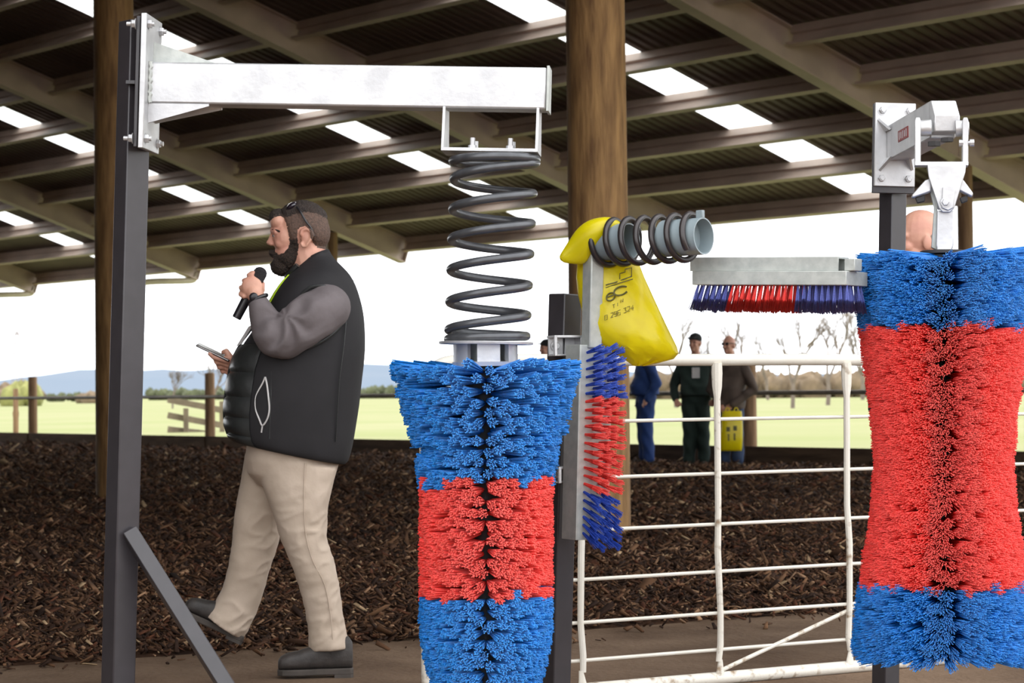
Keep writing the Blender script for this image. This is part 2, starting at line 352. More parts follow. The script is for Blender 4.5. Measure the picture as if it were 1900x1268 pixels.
# loose chips of bark: nobody could count them
cols = [(0.026, 0.013, 0.008), (0.050, 0.024, 0.013), (0.085, 0.042, 0.021), (0.135, 0.070, 0.036), (0.24, 0.14, 0.08), (0.38, 0.26, 0.15), (0.085, 0.032, 0.016)]
for i, c in enumerate(cols): M['chip%d' % i] = mat('bark_chip_%s' % 'abcdefg'[i], c, 0.9, var=0.35, scale=12, spec=.2)
def wobv(x, y): return 0.5 * np.sin(x * 1.7 + y * 0.6) + 0.3 * np.sin(x * 3.9 - y * 2.3 + 1) + 0.2 * np.sin(x * 7.1 + y * 5.2)
def chips(N=76000):
    K = N * 2; R = rng.random
    Y = 8.9 + 44.0 * R(K) ** 2.3; X = (R(K) - 0.5) * 2 * 0.235 * Y
    d = (X - BE0[0]) * BN[0] + (Y - BE0[1]) * BN[1]
    ok = (X * HH[0] + Y * HH[1] < FD - 0.1) & ((d > 0) | ((d > -0.6) & (R(K) < 0.10 * np.exp(d / 0.2))))
    X, Y, d = X[ok][:N], Y[ok][:N], d[ok][:N]; n = len(X)
    dw = d + 0.10 * wobv(X * 1.3, Y); pos = np.maximum(0, dw)
    z = np.maximum(0, 0.10 * (1 - np.exp(-pos / 0.8)) + 0.035 * wobv(X, Y) * np.minimum(1, pos / 1.5) * (dw > 0)) + 0.012 * R(n)
    L = (0.018 + 0.05 * R(n) ** 2.2) * (1 + 0.045 * (Y - 9)) * np.where(R(n) < 0.04, 1.9, 1); w = L * (0.16 + 0.28 * R(n)); h = 0.003 + 0.006 * R(n)
    a = R(n) * 2 * np.pi; tl = (R(n) - 0.5) * 1.3; rl = (R(n) - 0.5) * 1.4
    e1 = np.stack([np.cos(a) * np.cos(tl), np.sin(a) * np.cos(tl), np.sin(tl)], 1)
    s = np.stack([-np.sin(a), np.cos(a), 0 * a], 1); u = np.cross(e1, s)
    e2 = s * np.cos(rl)[:, None] + u * np.sin(rl)[:, None]; e3 = np.cross(e1, e2)
    c = np.stack([X, Y, z + 0.004 + np.abs(np.sin(tl)) * L * 0.35], 1)
    q = R((n, 4)) * 0.5 + 0.6; Lc, wc, hc = L[:, None], w[:, None], h[:, None]
    P = [c - e1 * Lc * q[:, :1] * .6 - e2 * wc * .25, c + e1 * Lc * .5 - e2 * wc * .5 * q[:, 1:2], c + e1 * Lc * .5 * q[:, 2:3] + e2 * wc * .5, c - e1 * Lc * .5 + e2 * wc * .3 * q[:, 3:]]
    vs = np.stack([p - e3 * hc / 2 for p in P] + [p + e3 * hc / 2 for p in P], 1).reshape(-1, 3)
    quad = np.array([(0, 1, 2, 3), (7, 6, 5, 4), (0, 4, 5, 1), (1, 5, 6, 2), (2, 6, 7, 3), (3, 7, 4, 0)])
    fs = (quad[None] + (np.arange(n) * 8)[:, None, None]).reshape(-1, 4)
    me = bpy.data.meshes.new('bark_chips'); me.vertices.add(len(vs)); me.vertices.foreach_set('co', vs.ravel().astype('f'))
    me.loops.add(fs.size); me.loops.foreach_set('vertex_index', fs.ravel().astype('i'))
    me.polygons.add(len(fs)); me.polygons.foreach_set('loop_start', np.arange(0, fs.size, 4, dtype='i'))
    for i in range(7): me.materials.append(M['chip%d' % i])
    me.polygons.foreach_set('material_index', np.repeat(rng.choice(7, n, p=[.24, .26, .2, .13, .055, .02, .095]), 6).astype('i')); me.update(calc_edges=True)
    o = bpy.data.objects.new('bark_chips', me); COL.objects.link(o); o['kind'] = 'stuff'
    tag(o, 'loose dark brown bark chips covering the arena floor', 'bark')
chips()

# ------------------------------------------------------------------ arena fence: kick boards, rail, posts
fence = thing('arena_fence', 'low kick board fence with pipe rail and log posts beyond the bark', 'fence', gp(0, FD))
u0, u1 = RAFT[0], 26.0
bl = 3.555; k = 0; u = u0
while u < u1:
    MB().box(gp(u + bl / 2, FD) + V(0, 0, 0.10), (bl - 0.008, 0.05, 0.44), (U, HH, V(0, 0, 1))).build('kick_board', 'board', fence, bevel=0.006); u += bl
for i in range(7):
    um = RAFT[i] + 3.555
    b = MB(); base = gp(um, FD + 0.12)
    b.lathe(base - V(0, 0, .2), V(0, 0, 1), [(0, 0.095), (0.5, 0.094), (1.0, 0.091), (1.64, 0.089), (1.66, 0.08)], 18)
    b.build('fence_post', 'log_out', fence)
    MB().box(gp(um, FD - 0.03) + V(0, 0, 0.13), (0.13, 0.03, 0.36), (U, HH, V(0, 0, 1))).build('board_cleat', 'board', fence)
M['rail'] = mat('dull_brown_steel_rail', (0.20, 0.175, 0.145), 0.5, 0.2, var=0.2, scale=4)
for i in range(7):
    MB().tube([gp(RAFT[i], FD + 0.0, 1.03), gp(RAFT[i + 1], FD + 0.0, 1.03)], 0.031, 12).build('rail', 'rail', fence)

# ------------------------------------------------------------------ field and far country
def field_pt(a, c):
    p = gp(-520 + 1100 * a, FD + 0.03 + 700 * c ** 3); return V(p[0], p[1], 0.12 - 0.10 * min(1, c * 6) + 0.3 * c)
fieldo = plane_grid('field', field_pt, 60, 40, 'grass')
M['hill'] = mat('hazy_blue_hills', (0.155, 0.185, 0.225), 1.0, scale=0.004, col2=(0.145, 0.178, 0.22), spec=0)  # the haze of distance is put into this pale blue colour
def hills(name, Y, prof, m, dy):
    b = MB(); n = 120; rs = []
    for i in range(n + 1):
        px = -900 + 3700 * i / n
        h = np.interp(px, [p[0] for p in prof], [p[1] for p in prof]) + 1.5 * math.sin(px * .05) + 1.0 * math.sin(px * .13)
        top = at(px, 724 - 0.0095 * (px - 950) - h, Y); bot = V(top[0], Y - dy, -2); back = V(top[0], Y + dy, -2)
        rs.append((bot, bot * .5 + top * .5 + V(0, -dy * .2, 0), top, back))
    for r in rs: b.v.extend([tuple(x) for x in r])
    b.f = [(i * 4 + j, (i + 1) * 4 + j, (i + 1) * 4 + j + 1, i * 4 + j + 1) for i in range(n) for j in range(3)]
    o = link(name, b.mesh(name), m, None, 180); o['kind'] = 'structure'
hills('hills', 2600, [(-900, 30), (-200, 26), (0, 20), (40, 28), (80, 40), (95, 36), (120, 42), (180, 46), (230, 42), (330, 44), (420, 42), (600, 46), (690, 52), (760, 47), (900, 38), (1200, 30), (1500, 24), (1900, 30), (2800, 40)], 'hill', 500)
M['twig'] = mat('bare_grey_twigs', (0.17, 0.135, 0.11), 0.9, var=0.2, scale=2)
M['willow'] = mat('spring_green_leaves', (0.22, 0.22, 0.07), 0.9, var=0.2, scale=2)
M['scrub'] = mat('dry_brown_scrub', (0.16, 0.115, 0.07), 0.95, var=0.25, scale=1)
M['bush'] = mat('dark_green_scrub', (0.075, 0.085, 0.04), 0.95, var=0.25, scale=1)
def bare_tree(px, Y, hpx, label, seed, grp='bare trees beyond the paddock', spread=0.5, mname='twig', levels=6, lean=0.0, r0=None, ground=0.2):
    r = random.Random(seed); base = at(px, 730, Y); base[2] = ground - 0.2; Hh = hpx * Y / F
    b = MB(); twig = MB(); r0 = r0 or Hh * 0.022
    def grow(p, d, L, rad, lev):
        q = p + d * L; mid = p + d * L * .5 + V(r.gauss(0, .03), r.gauss(0, .03), 0) * L
        (b if lev >= 3 else twig).tube([p, mid, q], [rad, rad * .85, rad * .68], 5 if lev >= 3 else 3, caps=False)
        if lev == 0: return
        for k in range(r.choice((2, 3, 3)) if lev > 1 else 3):
            a = r.uniform(0, 2 * math.pi); sp = r.uniform(.35, 1.0) * spread
            side = nrm(np.cross(d, V(math.cos(a), math.sin(a), .2))); nd = nrm(d + side * sp + V(0, 0, .12))
            grow(p + d * L * r.uniform(.65, 1), nd, L * r.uniform(.6, .82), rad * .64, lev - 1)
    grow(base, nrm(V(lean, 0, 1)), Hh * 0.30, r0, levels)
    t = thing('bare_tree', label, 'tree', base, grp)
    b.build('trunk', mname, t, normals=False); twig.build('twigs', mname, t, normals=False)['kind'] = 'stuff'
    return t
for i, (px, Y, h, lab, spr) in enumerate(((1255, 120, 200, 'bare pale tree rising behind the green-jacketed onlooker', .6), (1365, 150, 190, 'bare pale tree just right of the sunglasses onlooker', .6),
        (1470, 110, 205, 'bare tree with a dark trunk left of the hourglass brush', .55), (1535, 125, 215, 'bare tree leaning near the hourglass brush', .6), (1425, 180, 150, 'small bare tree between the two taller bare trees', .7),
        (1310, 190, 150, 'faint bare tree above the onlookers', .7), (1600, 170, 190, 'bare tree right behind the hourglass brush edge', .65),
        (320, 150, 92, 'small bare tree left of the timber ramp', .6), (392, 120, 125, 'bare twiggy tree behind the phone', .6))):
    bare_tree(px, Y, h, lab, 40 + i, spread=spr, lean=0.05 * math.sin(i))
def scrub(px0, px1, Y, hpx, label, seed, m='scrub', n=26, name='scrub_bush', grp=None):
    r = random.Random(seed); b = MB(); s = Y / F
    for k in range(n):
        px = px0 + (px1 - px0) * (k + .5) / n + r.uniform(-4, 4); rad = r.uniform(.6, 1.0) * hpx * s * .6
        c = at(px, 728, Y + r.uniform(-3, 3)); c[2] = 0.2 + r.uniform(.2, .6) * hpx * s
        ring = []
        for i in range(5):
            ph = -1.4 + 2.8 * i / 4
            ring.append([c + V(math.cos(q) * math.cos(ph), math.sin(q) * math.cos(ph), math.sin(ph)) * rad * r.uniform(.7, 1.25) for q in np.linspace(0, 6.283, 8, endpoint=False)])
        b.rings(ring)
    o = b.build(name, m, None, 180, origin=at((px0 + px1) / 2, 728, Y) * V(1, 1, 0))
    return tag(o, label, 'bush', grp)
scrub(-20, 70, 260, 36, 'pale brown scrub at the far left edge of the paddock', 1)
scrub(20, 62, 200, 44, 'yellow-green willow bush at the far left of the paddock', 2, 'willow', 9)
scrub(92, 185, 300, 16, 'dark green hedge beside the left fence post', 3, 'bush', 22)
scrub(150, 200, 240, 26, 'brown scrub behind the brown log pole on the left', 4, 'scrub', 10)
scrub(276, 430, 320, 20, 'dark green hedge behind the timber ramp', 5, 'bush', 34)
scrub(660, 760, 300, 22, 'olive hedge between the speaker and the spring-hung brush', 6, 'bush', 24)
scrub(1175, 1640, 210, 46, 'long band of pale brown scrub behind the onlookers', 7, 'scrub', 80)
scrub(1560, 1950, 260, 40, 'brown scrub behind the hourglass brush', 8, 'scrub', 50)
# lattice power pylon
t = thing('power_pylon', 'faint lattice power pylon above the hills at the far left', 'pylon', at(32, 730, 1100) * V(1, 1, 0))
pb = at(32, 730, 1100); ph = (730 - 603) * 1100 / F
for sx, sy in ((-1, -1), (1, -1), (1, 1), (-1, 1)):
    MB().tube([V(pb[0] + sx * 2.6, 1100 + sy * 2.6, 0), V(pb[0] + sx * .5, 1100 + sy * .5, ph)], 0.16, 4).build('leg', 'twig', t)
for z in (0.2, .35, .5, .62, .74, .86):
    w = 2.6 - 2.1 * z; w2 = 2.6 - 2.1 * (z + .12)
    MB().tube([V(pb[0] - w, 1100, ph * z), V(pb[0] + w2, 1100, ph * (z + .12))], 0.12, 4).tube([V(pb[0] + w, 1100, ph * z), V(pb[0] - w2, 1100, ph * (z + .12))], 0.12, 4).build('lattice', 'twig', t)
for z, w in ((.62, 4.2), (.76, 3.6), (.90, 2.8)):
    MB().tube([V(pb[0] - w, 1100, ph * z), V(pb[0], 1100, ph * (z + .03)), V(pb[0] + w, 1100, ph * z)], 0.16, 4).build('cross_arm', 'twig', t)
# paddock posts and the timber ramp
M['pale_timber'] = mat('pale_weathered_timber', (0.16, 0.125, 0.085), 0.9, var=0.2, scale=3)
p = at(29.5, 800, 62); t = MB().lathe((p[0], p[1], 0), V(0, 0, 1), [(-.2, .075), (.5, .072), (.62, .085), (.7, .068), (1.25, .066)], 12).build('paddock_post', 'log_out', None, origin=(p[0], p[1], 0))
tag(t, 'thin weathered post in the paddock at the far left', 'post')
Yr = 62
t = thing('timber_ramp', 'pale timber stock ramp of sloping rails in the paddock', 'ramp', at(360, 800, Yr) * V(1, 1, 0))
for a, c in (((312, 742), (425, 764)), ((312, 771), (425, 792)), ((312, 797), (425, 810))):
    MB().beam(at(*a, Yr), at(*c, Yr + 1.5), 0.05, 0.16).build('rail', 'pale_timber', t)
for px, y0 in ((345, 758), (412, 745)):
    p = at(px, y0, Yr + .2); MB().beam(p, V(p[0], p[1], 0), 0.12, 0.12).build('post', 'pale_timber', t)
# ------------------------------------------------------------------ white farm gate
GD = V(0.855, 0.518, 0); GN = V(-0.518, 0.855, 0); G0 = at(1330, 1000, 9.0); G0[2] = 0
GL0, GL1 = -1.235, 2.42
gt = thing('farm_gate', 'white pipe farm gate behind the brushes', 'gate', G0)
def gpt(s, z): return G0 + GD * s + V(0, 0, z)
ytop = [(668, .0), (779, 0), (880, 0), (974, 0), (1062, 0), (1139, 0), (1207, 0), (1259, 0)]
zs = [float(at(1330, y, 9.0)[2]) for y, _ in ytop]
top = [gpt(GL0, zs[0] - .12), gpt(GL0 + .02, zs[0] - .05), gpt(GL0 + .07, zs[0] - .012), gpt(GL0 + .16, zs[0])]
MB().tube(curve_tube(top, 5) + [gpt(0.5, zs[0]), gpt(GL1, zs[0] - .02)], 0.0225, 14).build('top_rail', 'white_paint', gt)
MB().tube([gpt(GL0, zs[0] - .11), gpt(GL0, zs[-1])], 0.0225, 14).build('end_stile', 'white_worn', gt)
MB().tube([gpt(GL0, zs[-1]), gpt(GL1, zs[-1] - .0)], 0.0235, 14).build('bottom_rail', 'white_worn', gt)
for z in zs[1:-1]:
    MB().tube([gpt(GL0, z), gpt(0.3, z + .002), gpt(GL1, z)], 0.0068, 8).build('rod', 'white_paint', gt)
for i, s in enumerate((-.608, 0.0, .615, 1.232, 1.85)):
    dz = 0.012; rs = []
    prof = [(zs[0] - .012, .020, .020), (zs[0] - .05, .021, .020), (zs[0] - .10, .019, .017), (zs[0] - .14, .0125, .0125), (zs[3] + .05, .012, .012), (zs[4] + .08, .0125, .0125), (zs[5], .0115, .0115), (zs[6] + .02, .012, .012), (zs[6] - .04, .012, .009), (zs[7] + .07, .008, .008), (zs[7] + .03, .016, .008), (zs[7] + .012, .021, .01)]
    for j, (z, a, c) in enumerate(prof):
        off = 0.006 * math.sin(j * 1.9 + i * 2) if 3 < j < 10 else 0
        rs.append(superring(gpt(s + off, z) - GN * 0.012, GD, GN, a, c, 10))
    MB().rings(rs).build('stile', 'white_worn' if i else 'white_paint', gt)
MB().tube([gpt(0.02, zs[-1] + .03), gpt(0.66, zs[5] - .01), gpt(1.23, zs[4] - .02)], 0.008, 8).build('diagonal_brace', 'white_worn', gt)
# ------------------------------------------------------------------ black post with the galvanised arm (left)
def post_axes(right_face_deg):                     # axes of a square tube whose right-hand face looks right_face_deg from -Y towards +X
    a = math.radians(right_face_deg); n = V(math.sin(a), -math.cos(a), 0); return n, V(math.cos(a), math.sin(a), 0)
def square_post(parent, p0, p1, side, fd, m='black', name='shaft'):
    n, s = post_axes(fd); d = nrm(p1 - p0); n = nrm(n - d * (n @ d)); s = np.cross(d, n)
    return MB().box((p0 + p1) / 2, (side, side, np.linalg.norm(p1 - p0)), (n, s, d)).build(name, m, parent, bevel=0.004)
def to_ground(a, b, z=0.0):                        # run the line a-b on down to the floor
    t = (z - a[2]) / (b[2] - a[2]); return a + (b - a) * t
YA = 7.15
A1, A0 = at(252, 40, YA), at(219, 1268, YA); A0 = to_ground(A1, A0)
upA = nrm(A1 - A0)
pA = thing('steel_post', 'tall black square steel post with a diagonal foot brace', 'post', A0)
square_post(pA, A0, A1, 0.075, 37.6)
MB().box(A0 + V(0, 0, 0.006), (0.24, 0.24, 0.012)).build('base_plate', 'black', pA)
b0, b1 = at(245, 995, YA - .03), at(416, 1268, YA - .12); b1 = to_ground(b0, b1)
MB().beam(b0 - (b1 - b0) * .02, b1, 0.045, 0.045, V(.35, -1, .15)).build('foot_brace', 'black', pA, bevel=0.003)
# mounting flange between post and arm plate
aX = nrm(V(1, -0.085, 0)); aX = nrm(aX - upA * (aX @ upA)); aY = np.cross(upA, aX)
pl_c = at(281, 157, YA - .02) 
pl_c = pl_c + aX * -0.004
fl_c = pl_c - aX * 0.022
MB().box(fl_c, (0.012, 0.15, 0.385), (aX, aY, upA)).build('mount_flange', 'black', pA, bevel=0.002)
MB().box(fl_c - aX * 0.02, (0.035, 0.11, 0.010), (aX, aY, upA)).build('flange_web', 'black', pA)
arm = thing('galvanised_arm', 'long galvanised box arm bolted to the tall black post', 'arm', pl_c)
MB().box(pl_c, (0.016, 0.20, 0.395), (aX, aY, upA)).build('mounting_plate', 'galv', arm, bevel=0.002)
for dy in (-.075, .075):
    for dz in (-.168, .168):
        c = pl_c + aX * 0.008 + aY * dy + upA * dz
        bolt(arm, c, aX, 0.013, 0.011, 0.008)
        bolt(arm, pl_c - aX * 0.03 + aY * dy + upA * dz, -aX, 0.012, 0.012, 0.014, name='nut')
ar0 = pl_c + aX * 0.008; ar1 = at(1016, 168, YA - .02 - .092)
ad = nrm(ar1 - ar0); aY2 = nrm(aY - ad * (aY @ ad)); aZ2 = np.cross(ad, aY2)
if aZ2[2] < 0: aZ2 = -aZ2
AL = np.linalg.norm(ar1 - ar0)
MB().box((ar0 + ar1) / 2, (AL, 0.10, 0.122), (ad, aY2, aZ2)).build('box_beam', 'galv', arm, bevel=0.006)
MB().box(ar1 + ad * 0.004, (0.008, 0.104, 0.132), (ad, aY2, aZ2)).build('end_cap', 'galv_dull', arm, bevel=0.001)
def fin(y, s, l, h, nm='gusset', mm='galv'):
    o = ar0 + aY2 * y + aZ2 * 0.061 * s
    MB().prism([o, o + ad * l, o + ad * l + aZ2 * 0.006 * s, o + aZ2 * h * s], aY2 * 0.008).build(nm, mm, arm)
fin(0.0, 1, 0.185, 0.065, mm='galv_dull'); fin(-.05, -1, 0.18, 0.058); fin(.042, -1, 0.2, 0.05)
w0 = ar0 + aY2 * -.052; MB().tube([w0 + aZ2 * z + ad * (.004 + .002 * math.sin(z * 300)) for z in np.linspace(-.06, .062, 16)], 0.006, 6).build('weld_bead', 'galv_dull', arm)
# U hanger under the arm end
def on_arm(px): return ar0 + ad * (AL * (px - 288) / (1016 - 288.0))
h0, h1 = on_arm(829), on_arm(1004); hc = (h0 + h1) / 2; HW = np.linalg.norm(h1 - h0)
und = -0.061
for h, sgn in ((h0, 1), (h1, -1)):
    b = MB(); th = ad * 0.008 * sgn
    b.prism([h + aY2 * -.052 + aZ2 * (und + .004), h + aY2 * .052 + aZ2 * (und + .004), h + aY2 * .075 + aZ2 * (und - .118), h + aY2 * -.075 + aZ2 * (und - .118)], th).build('hanger_side', 'galv', arm, bevel=0.001)
MB().box(hc + aZ2 * (und - .122), (HW, 0.15, 0.010), (ad, aY2, aZ2)).build('hanger_base', 'galv', arm, bevel=0.001)
for dx in (-.055, .055):
    for dy in (-.05, .05):
        MB().lathe(hc + ad * (dx + .004) + aY2 * dy + aZ2 * (und - .122), aZ2, [(0, .013), (.014, .013), (.0142, .0075), (.036, .0075)], 10).build('stud', 'galv', arm)
# coil spring -------------------------------------------------------------
YS = YA - 0.105
sp = thing('coil_spring', 'large dark grey coil spring hanging under the galvanised arm', 'spring', at(917, 292, YS))
s_top, s_bot = at(917.5, 299, YS), at(904, 629, YS)
pitch_pts = [(-0.55, 297), (0.0, 298), (0.5, 303), (1.0, 332), (2, 388), (3, 443.6), (4, 501), (5, 560), (6, 612), (6.55, 626), (7.05, 629)]
path = []
for q in np.linspace(-0.5, 7.0, 330):
    y = np.interp(q, [a for a, _ in pitch_pts], [c for _, c in pitch_pts]); t = (y - 299) / 330
    c = s_top + (s_bot - s_top) * t; R = 0.118 - 0.004 * t + (0.004 if q < .6 else 0)
    ang = math.pi - 2 * math.pi * q                   # left, back, right, front going down
    path.append(c + V(math.cos(ang) * R, math.sin(ang) * R, 0))
MB().tube(path, 0.0128, 12).build('coil', 'spring', sp, 60)
fpl = at(902, 637, YS)
MB().lathe(fpl - V(0, 0, .004), V(0.02, 0, 1), [(0, .137), (.006, .138), (.008, .136)], 36).build('lower_flange', 'galv', sp)
hubc = at(901, 680, YS); hub = MB(); hz0 = 0.066
for k in range(6):
    a0 = k * math.pi / 3 + 0.28
    arc = [V(math.cos(a), math.sin(a), 0) for a in np.linspace(a0, a0 + 0.72, 7)]
    pts = [hubc + v * .094 for v in arc] + [hubc + v * .078 for v in arc[::-1]]
    hub.prism(pts, V(0, 0, hz0))
hub.lathe(hubc, V(0, 0, 1), [(0, .095), (.012, .097), (.014, .09)], 36); hub.build('hub_housing', 'galv', sp)
MB().lathe(hubc, V(0, 0, 1), [(0, .045), (.07, .045)], 18).build('hub_core', 'galv_dull', sp)

# ------------------------------------------------------------------ bristle brushes
def tuft_variants(nb, spread, seed, n=7, r=0.0011, flare=1.0, wave=0.06, straight=False):
    out = []
    for k in range(n):
        g = np.random.default_rng(seed + k); vs = []; fs = []
        for i in range(nb):
            rr = math.sqrt((i + g.random()) / nb); a = i * 2.39996 + g.normal(0, .3)
            b = V(0, rr * math.cos(a), rr * math.sin(a)); tip = b * flare + V(0, g.normal(0, wave), g.normal(0, wave)); L = 1 - 0.07 * g.random()
            pts = [(0, b * .30, .8), (L, tip, 1.1)] if straight else [(0, b * .30, .8), (0.55 * L, b * 0.18 + tip * 0.45, 1), (L, tip, 1.05)]
            for x, p, w in pts:
                for q in range(3):
                    t = 2.094 * q + a; vs.append((x, p[1] * spread + r * w * math.cos(t), p[2] * spread + r * w * math.sin(t)))
            o = i * 3 * len(pts)
            for s in range(0, 3 * (len(pts) - 1), 3):
                for q in range(3): fs.append((o + s + q, o + s + (q + 1) % 3, o + s + 3 + (q + 1) % 3, o + s + 3 + q))
            e = o + 3 * (len(pts) - 1); fs.append((e, e + 1, e + 2))
        out.append((np.array(vs), fs))
    return out
def tip_slots(me, mname, fs):                      # the cut ends of the bristles are paler than their sides
    me.materials.append(M[mname]); me.materials.append(M[mname + '_tip'])
    me.polygons.foreach_set('material_index', [1 if len(f) == 3 else 0 for f in fs])
    me.polygons.foreach_set('use_smooth', [len(f) == 4 for f in fs])
def tuft_objs(variants, mname, parent, frames, name='tuft'):
    """frames: list of (base, dir, length, variant, roll); every tuft its own object sharing one of the meshes"""
    ms = []
    for k, (v, f) in enumerate(variants):
        me = bpy.data.meshes.new(name); me.from_pydata(v.tolist(), [], f); tip_slots(me, mname, f); ms.append(me)
    org = ORG[parent.name]
    for b, d, L, k, roll in frames:
        o = bpy.data.objects.new(name, ms[k]); COL.objects.link(o); o.parent = parent
        Mx = frame_mat(d, roll); m4 = Matrix([[*(Mx[i, :] * np.array([L, 1, 1])), (b - org)[i]] for i in range(3)] + [[0, 0, 0, 1]]); o.matrix_local = m4
def frame_mat(d, roll):
    d = nrm(d); a = V(0, 0, 1) if abs(d[2]) < .9 else V(1, 0, 0); s = nrm(np.cross(a, d)); u = np.cross(d, s)
    c, q = math.cos(roll), math.sin(roll); return np.stack([d, s * c + u * q, u * c - s * q], 1)
def tuft_mass(variants, mname, parent, frames, name):
    if not frames: return
    vs = []; fs = []; off = 0; org = ORG[parent.name]
    for b, d, L, k, roll in frames:
        v, f = variants[k]; w = (v * np.array([L, 1, 1])) @ frame_mat(d, roll).T + (b - org); vs.append(w); fs.extend([tuple(i + off for i in q) for q in f]); off += len(v)
    me = bpy.data.meshes.new(name); me.from_pydata(np.concatenate(vs).tolist(), [], fs); tip_slots(me, mname, fs)
    o = bpy.data.objects.new(name, me); COL.objects.link(o); o.parent = parent; o['kind'] = 'stuff'; return o
def cyl_brush(root, axis_at, y0, y1, Y, rad, bands, ncol, dz, core_r, variants, seam=-math.pi / 2, gap=0.09, special=None, seed=3, tilt=None):
    """bristles stand out of a dark core in rows; a seam faces the camera; bands: [(y_from, y_to, material)]"""
    g = np.random.default_rng(seed); s = Y / F; top = at(axis_at(y0), y0, Y); bot = at(axis_at(y1), y1, Y); H = top[2] - bot[2]
    nrow = int(H / dz); all_ = {m: [] for _, _, m in bands}
    for r in range(nrow + 1):
        t = r / nrow; yy = y0 + (y1 - y0) * t; c = top + (bot - top) * t
        for k in range(ncol):
            th = seam + (k + 0.5 * (r % 2) + g.normal(0, .09)) * 2 * math.pi / ncol
            da = (th - seam + math.pi) % (2 * math.pi) - math.pi; da2 = (th - seam) % math.pi; da2 = min(da2, math.pi - da2)
            if da2 < gap * (0.5 + g.random()) and g.random() < .6: continue
            push = 0.035 * math.exp(-(da2 / .30) ** 2)                 # bristles lean away from the seam
            sd = 1 if ((th - seam) % math.pi) < math.pi / 2 else -1
            th2 = th + push * sd
            R = rad(yy, th) * s
            if R <= core_r: continue
            dzz = (tilt(yy, th) if tilt else 0.0) + g.normal(0, .04)
            d = V(math.cos(th2), math.sin(th2), dzz); L = (R - core_r) * (1 + g.normal(0, .012))
            base = c + V(math.cos(th), math.sin(th), 0) * core_r + V(0, 0, g.normal(0, .0042))
            yj = yy + g.normal(0, 2.2)
            m = next((mm for a, z, mm in bands if a <= yj < z), bands[0][2] if yj < bands[0][0] else bands[-1][2])
            if special and special(yy, th): L *= .86
            if da2 < .17: L *= .80 + .2 * da2 / .17
            fr = abs((th + math.pi / 2 + math.pi) % (2 * math.pi) - math.pi)
            all_[m].append((fr, (base, d, L / max(1e-6, np.linalg.norm(nrm(d)[:2])) , int(g.integers(len(variants))), g.random() * 6.28)))
    return all_
def brush_parts(root, all_, variants, plain, names, quota=300):
    allf = sorted([(fr, m, i) for m, l in all_.items() for i, (fr, _) in enumerate(l)], key=lambda q: q[0])[:quota]
    pick = {(m, i) for _, m, i in allf}
    for m, l in all_.items():
        tuft_objs(variants, m, root, [x[1] for i, x in enumerate(l) if (m, i) in pick])
        front = [x[1] for i, x in enumerate(l) if (m, i) not in pick and x[0] < 1.95]; back = [x[1] for i, x in enumerate(l) if x[0] >= 1.95]
        tuft_mass(variants, m, root, front, names[m]); tuft_mass(plain, m, root, [(b, d, L, k % len(plain), r) for b, d, L, k, r in back], names[m])

# spring-hung brush (left)
YBR = YA - 0.105
ba = thing('cow_brush', 'blue and red nylon brush hanging from the coil spring', 'brush', at(902, 1300, YBR))
MB().lathe(at(902, 1300, YBR), V(0, 0, 1), [(0, .05), (.9, .05), (.975, .05)], 20).build('core', 'core', ba)
MB().lathe(at(902, 689, YBR), V(0, 0, 1), [(0, .085), (.006, .085)], 24).build('top_disc', 'core', ba)
def radA(y, th):
    left = math.cos(th) < -0.2
    r = np.interp(y, [683, 700, 760, 826, 880, 900, 1180, 1230, 1300], [181, 176, 160, 141, 130, 126, 126, 116, 96])
    if left and y > 832 and y < 900: r = np.interp(y, [832, 900], [139, 127])
    if left and y < 832: r *= np.interp(y, [690, 832], [1.0, 1.0])
    return r
def gapA(y, th): return math.cos(th) < -0.55 and 826 < y < 842
vA = tuft_variants(34, 0.0150, 100, 7, 0.0021, wave=.05, straight=True); vA2 = tuft_variants(12, 0.0165, 150, 3, 0.0035, straight=True)
bands = [(600, 893, 'blue'), (893, 1101, 'red'), (1101, 1400, 'blue')]
bandsA = [(600, 893, 'blue'), (893, 1101, 'red'), (1101, 1400, 'blue')]
allA = cyl_brush(ba, lambda y: 902, 690, 1300, YBR, radA, bandsA, 36, 0.0285, 0.05, vA, gap=0.045, special=gapA, tilt=lambda y, th: np.interp(y, [690, 760], [0.03, 0]))
brush_parts(ba, allA, vA, vA2, {'blue': 'blue_bristles', 'red': 'red_bristles'})

# ------------------------------------------------------------------ middle black post with clamps, upright and plank brush
YB = 7.6
B1, B0 = at(1049, 546, YB), at(1028, 1268, YB); B0 = to_ground(B1, B0)
pB = thing('steel_post', 'short black square steel post behind the spring-hung brush', 'post', B0)
square_post(pB, B0, B1, 0.075, 42)
MB().box(B0 + V(0, 0, 0.006), (0.24, 0.24, 0.012)).build('base_plate', 'black', pB)
cx, cy, cz = yaw_axes(14)
for (x0, x1, y0, y1) in ((1021, 1079, 623, 661), (1029, 1071, 866, 896)):
    c = at((x0 + x1) / 2, (y0 + y1) / 2, YB - .075); w = (x1 - x0) * YB / F; h = (y1 - y0) * YB / F; b = MB()
    b.box(c + cz * (h / 2 - .004), (w, .09, .008), (cx, cy, cz)); b.box(c - cz * (h / 2 - .003) - cx * 0 , (w, .05, .006), (cx, cy, cz))
    b.box(c - cx * (w / 2 - .005) - cy * .04, (.010, .012, h), (cx, cy, cz)); b.box(c + cx * (w / 2 - .007), (.014, .09, h), (cx, cy, cz)); b.box(c + cy * .03, (w, .008, h), (cx, cy, cz))
    cl = b.build('clamp', 'galv', pB, bevel=0.0015)
    bolt(cl, c - cx * w * .27 + cy * 0.02, -cy, 0.012, 0.012)
YC = 7.45
C1, C0 = at(1102, 448, YC), at(1089, 1000, YC)
pu = thing('mounting_upright', 'galvanised square tube upright under the yellow bag', 'upright', C0)
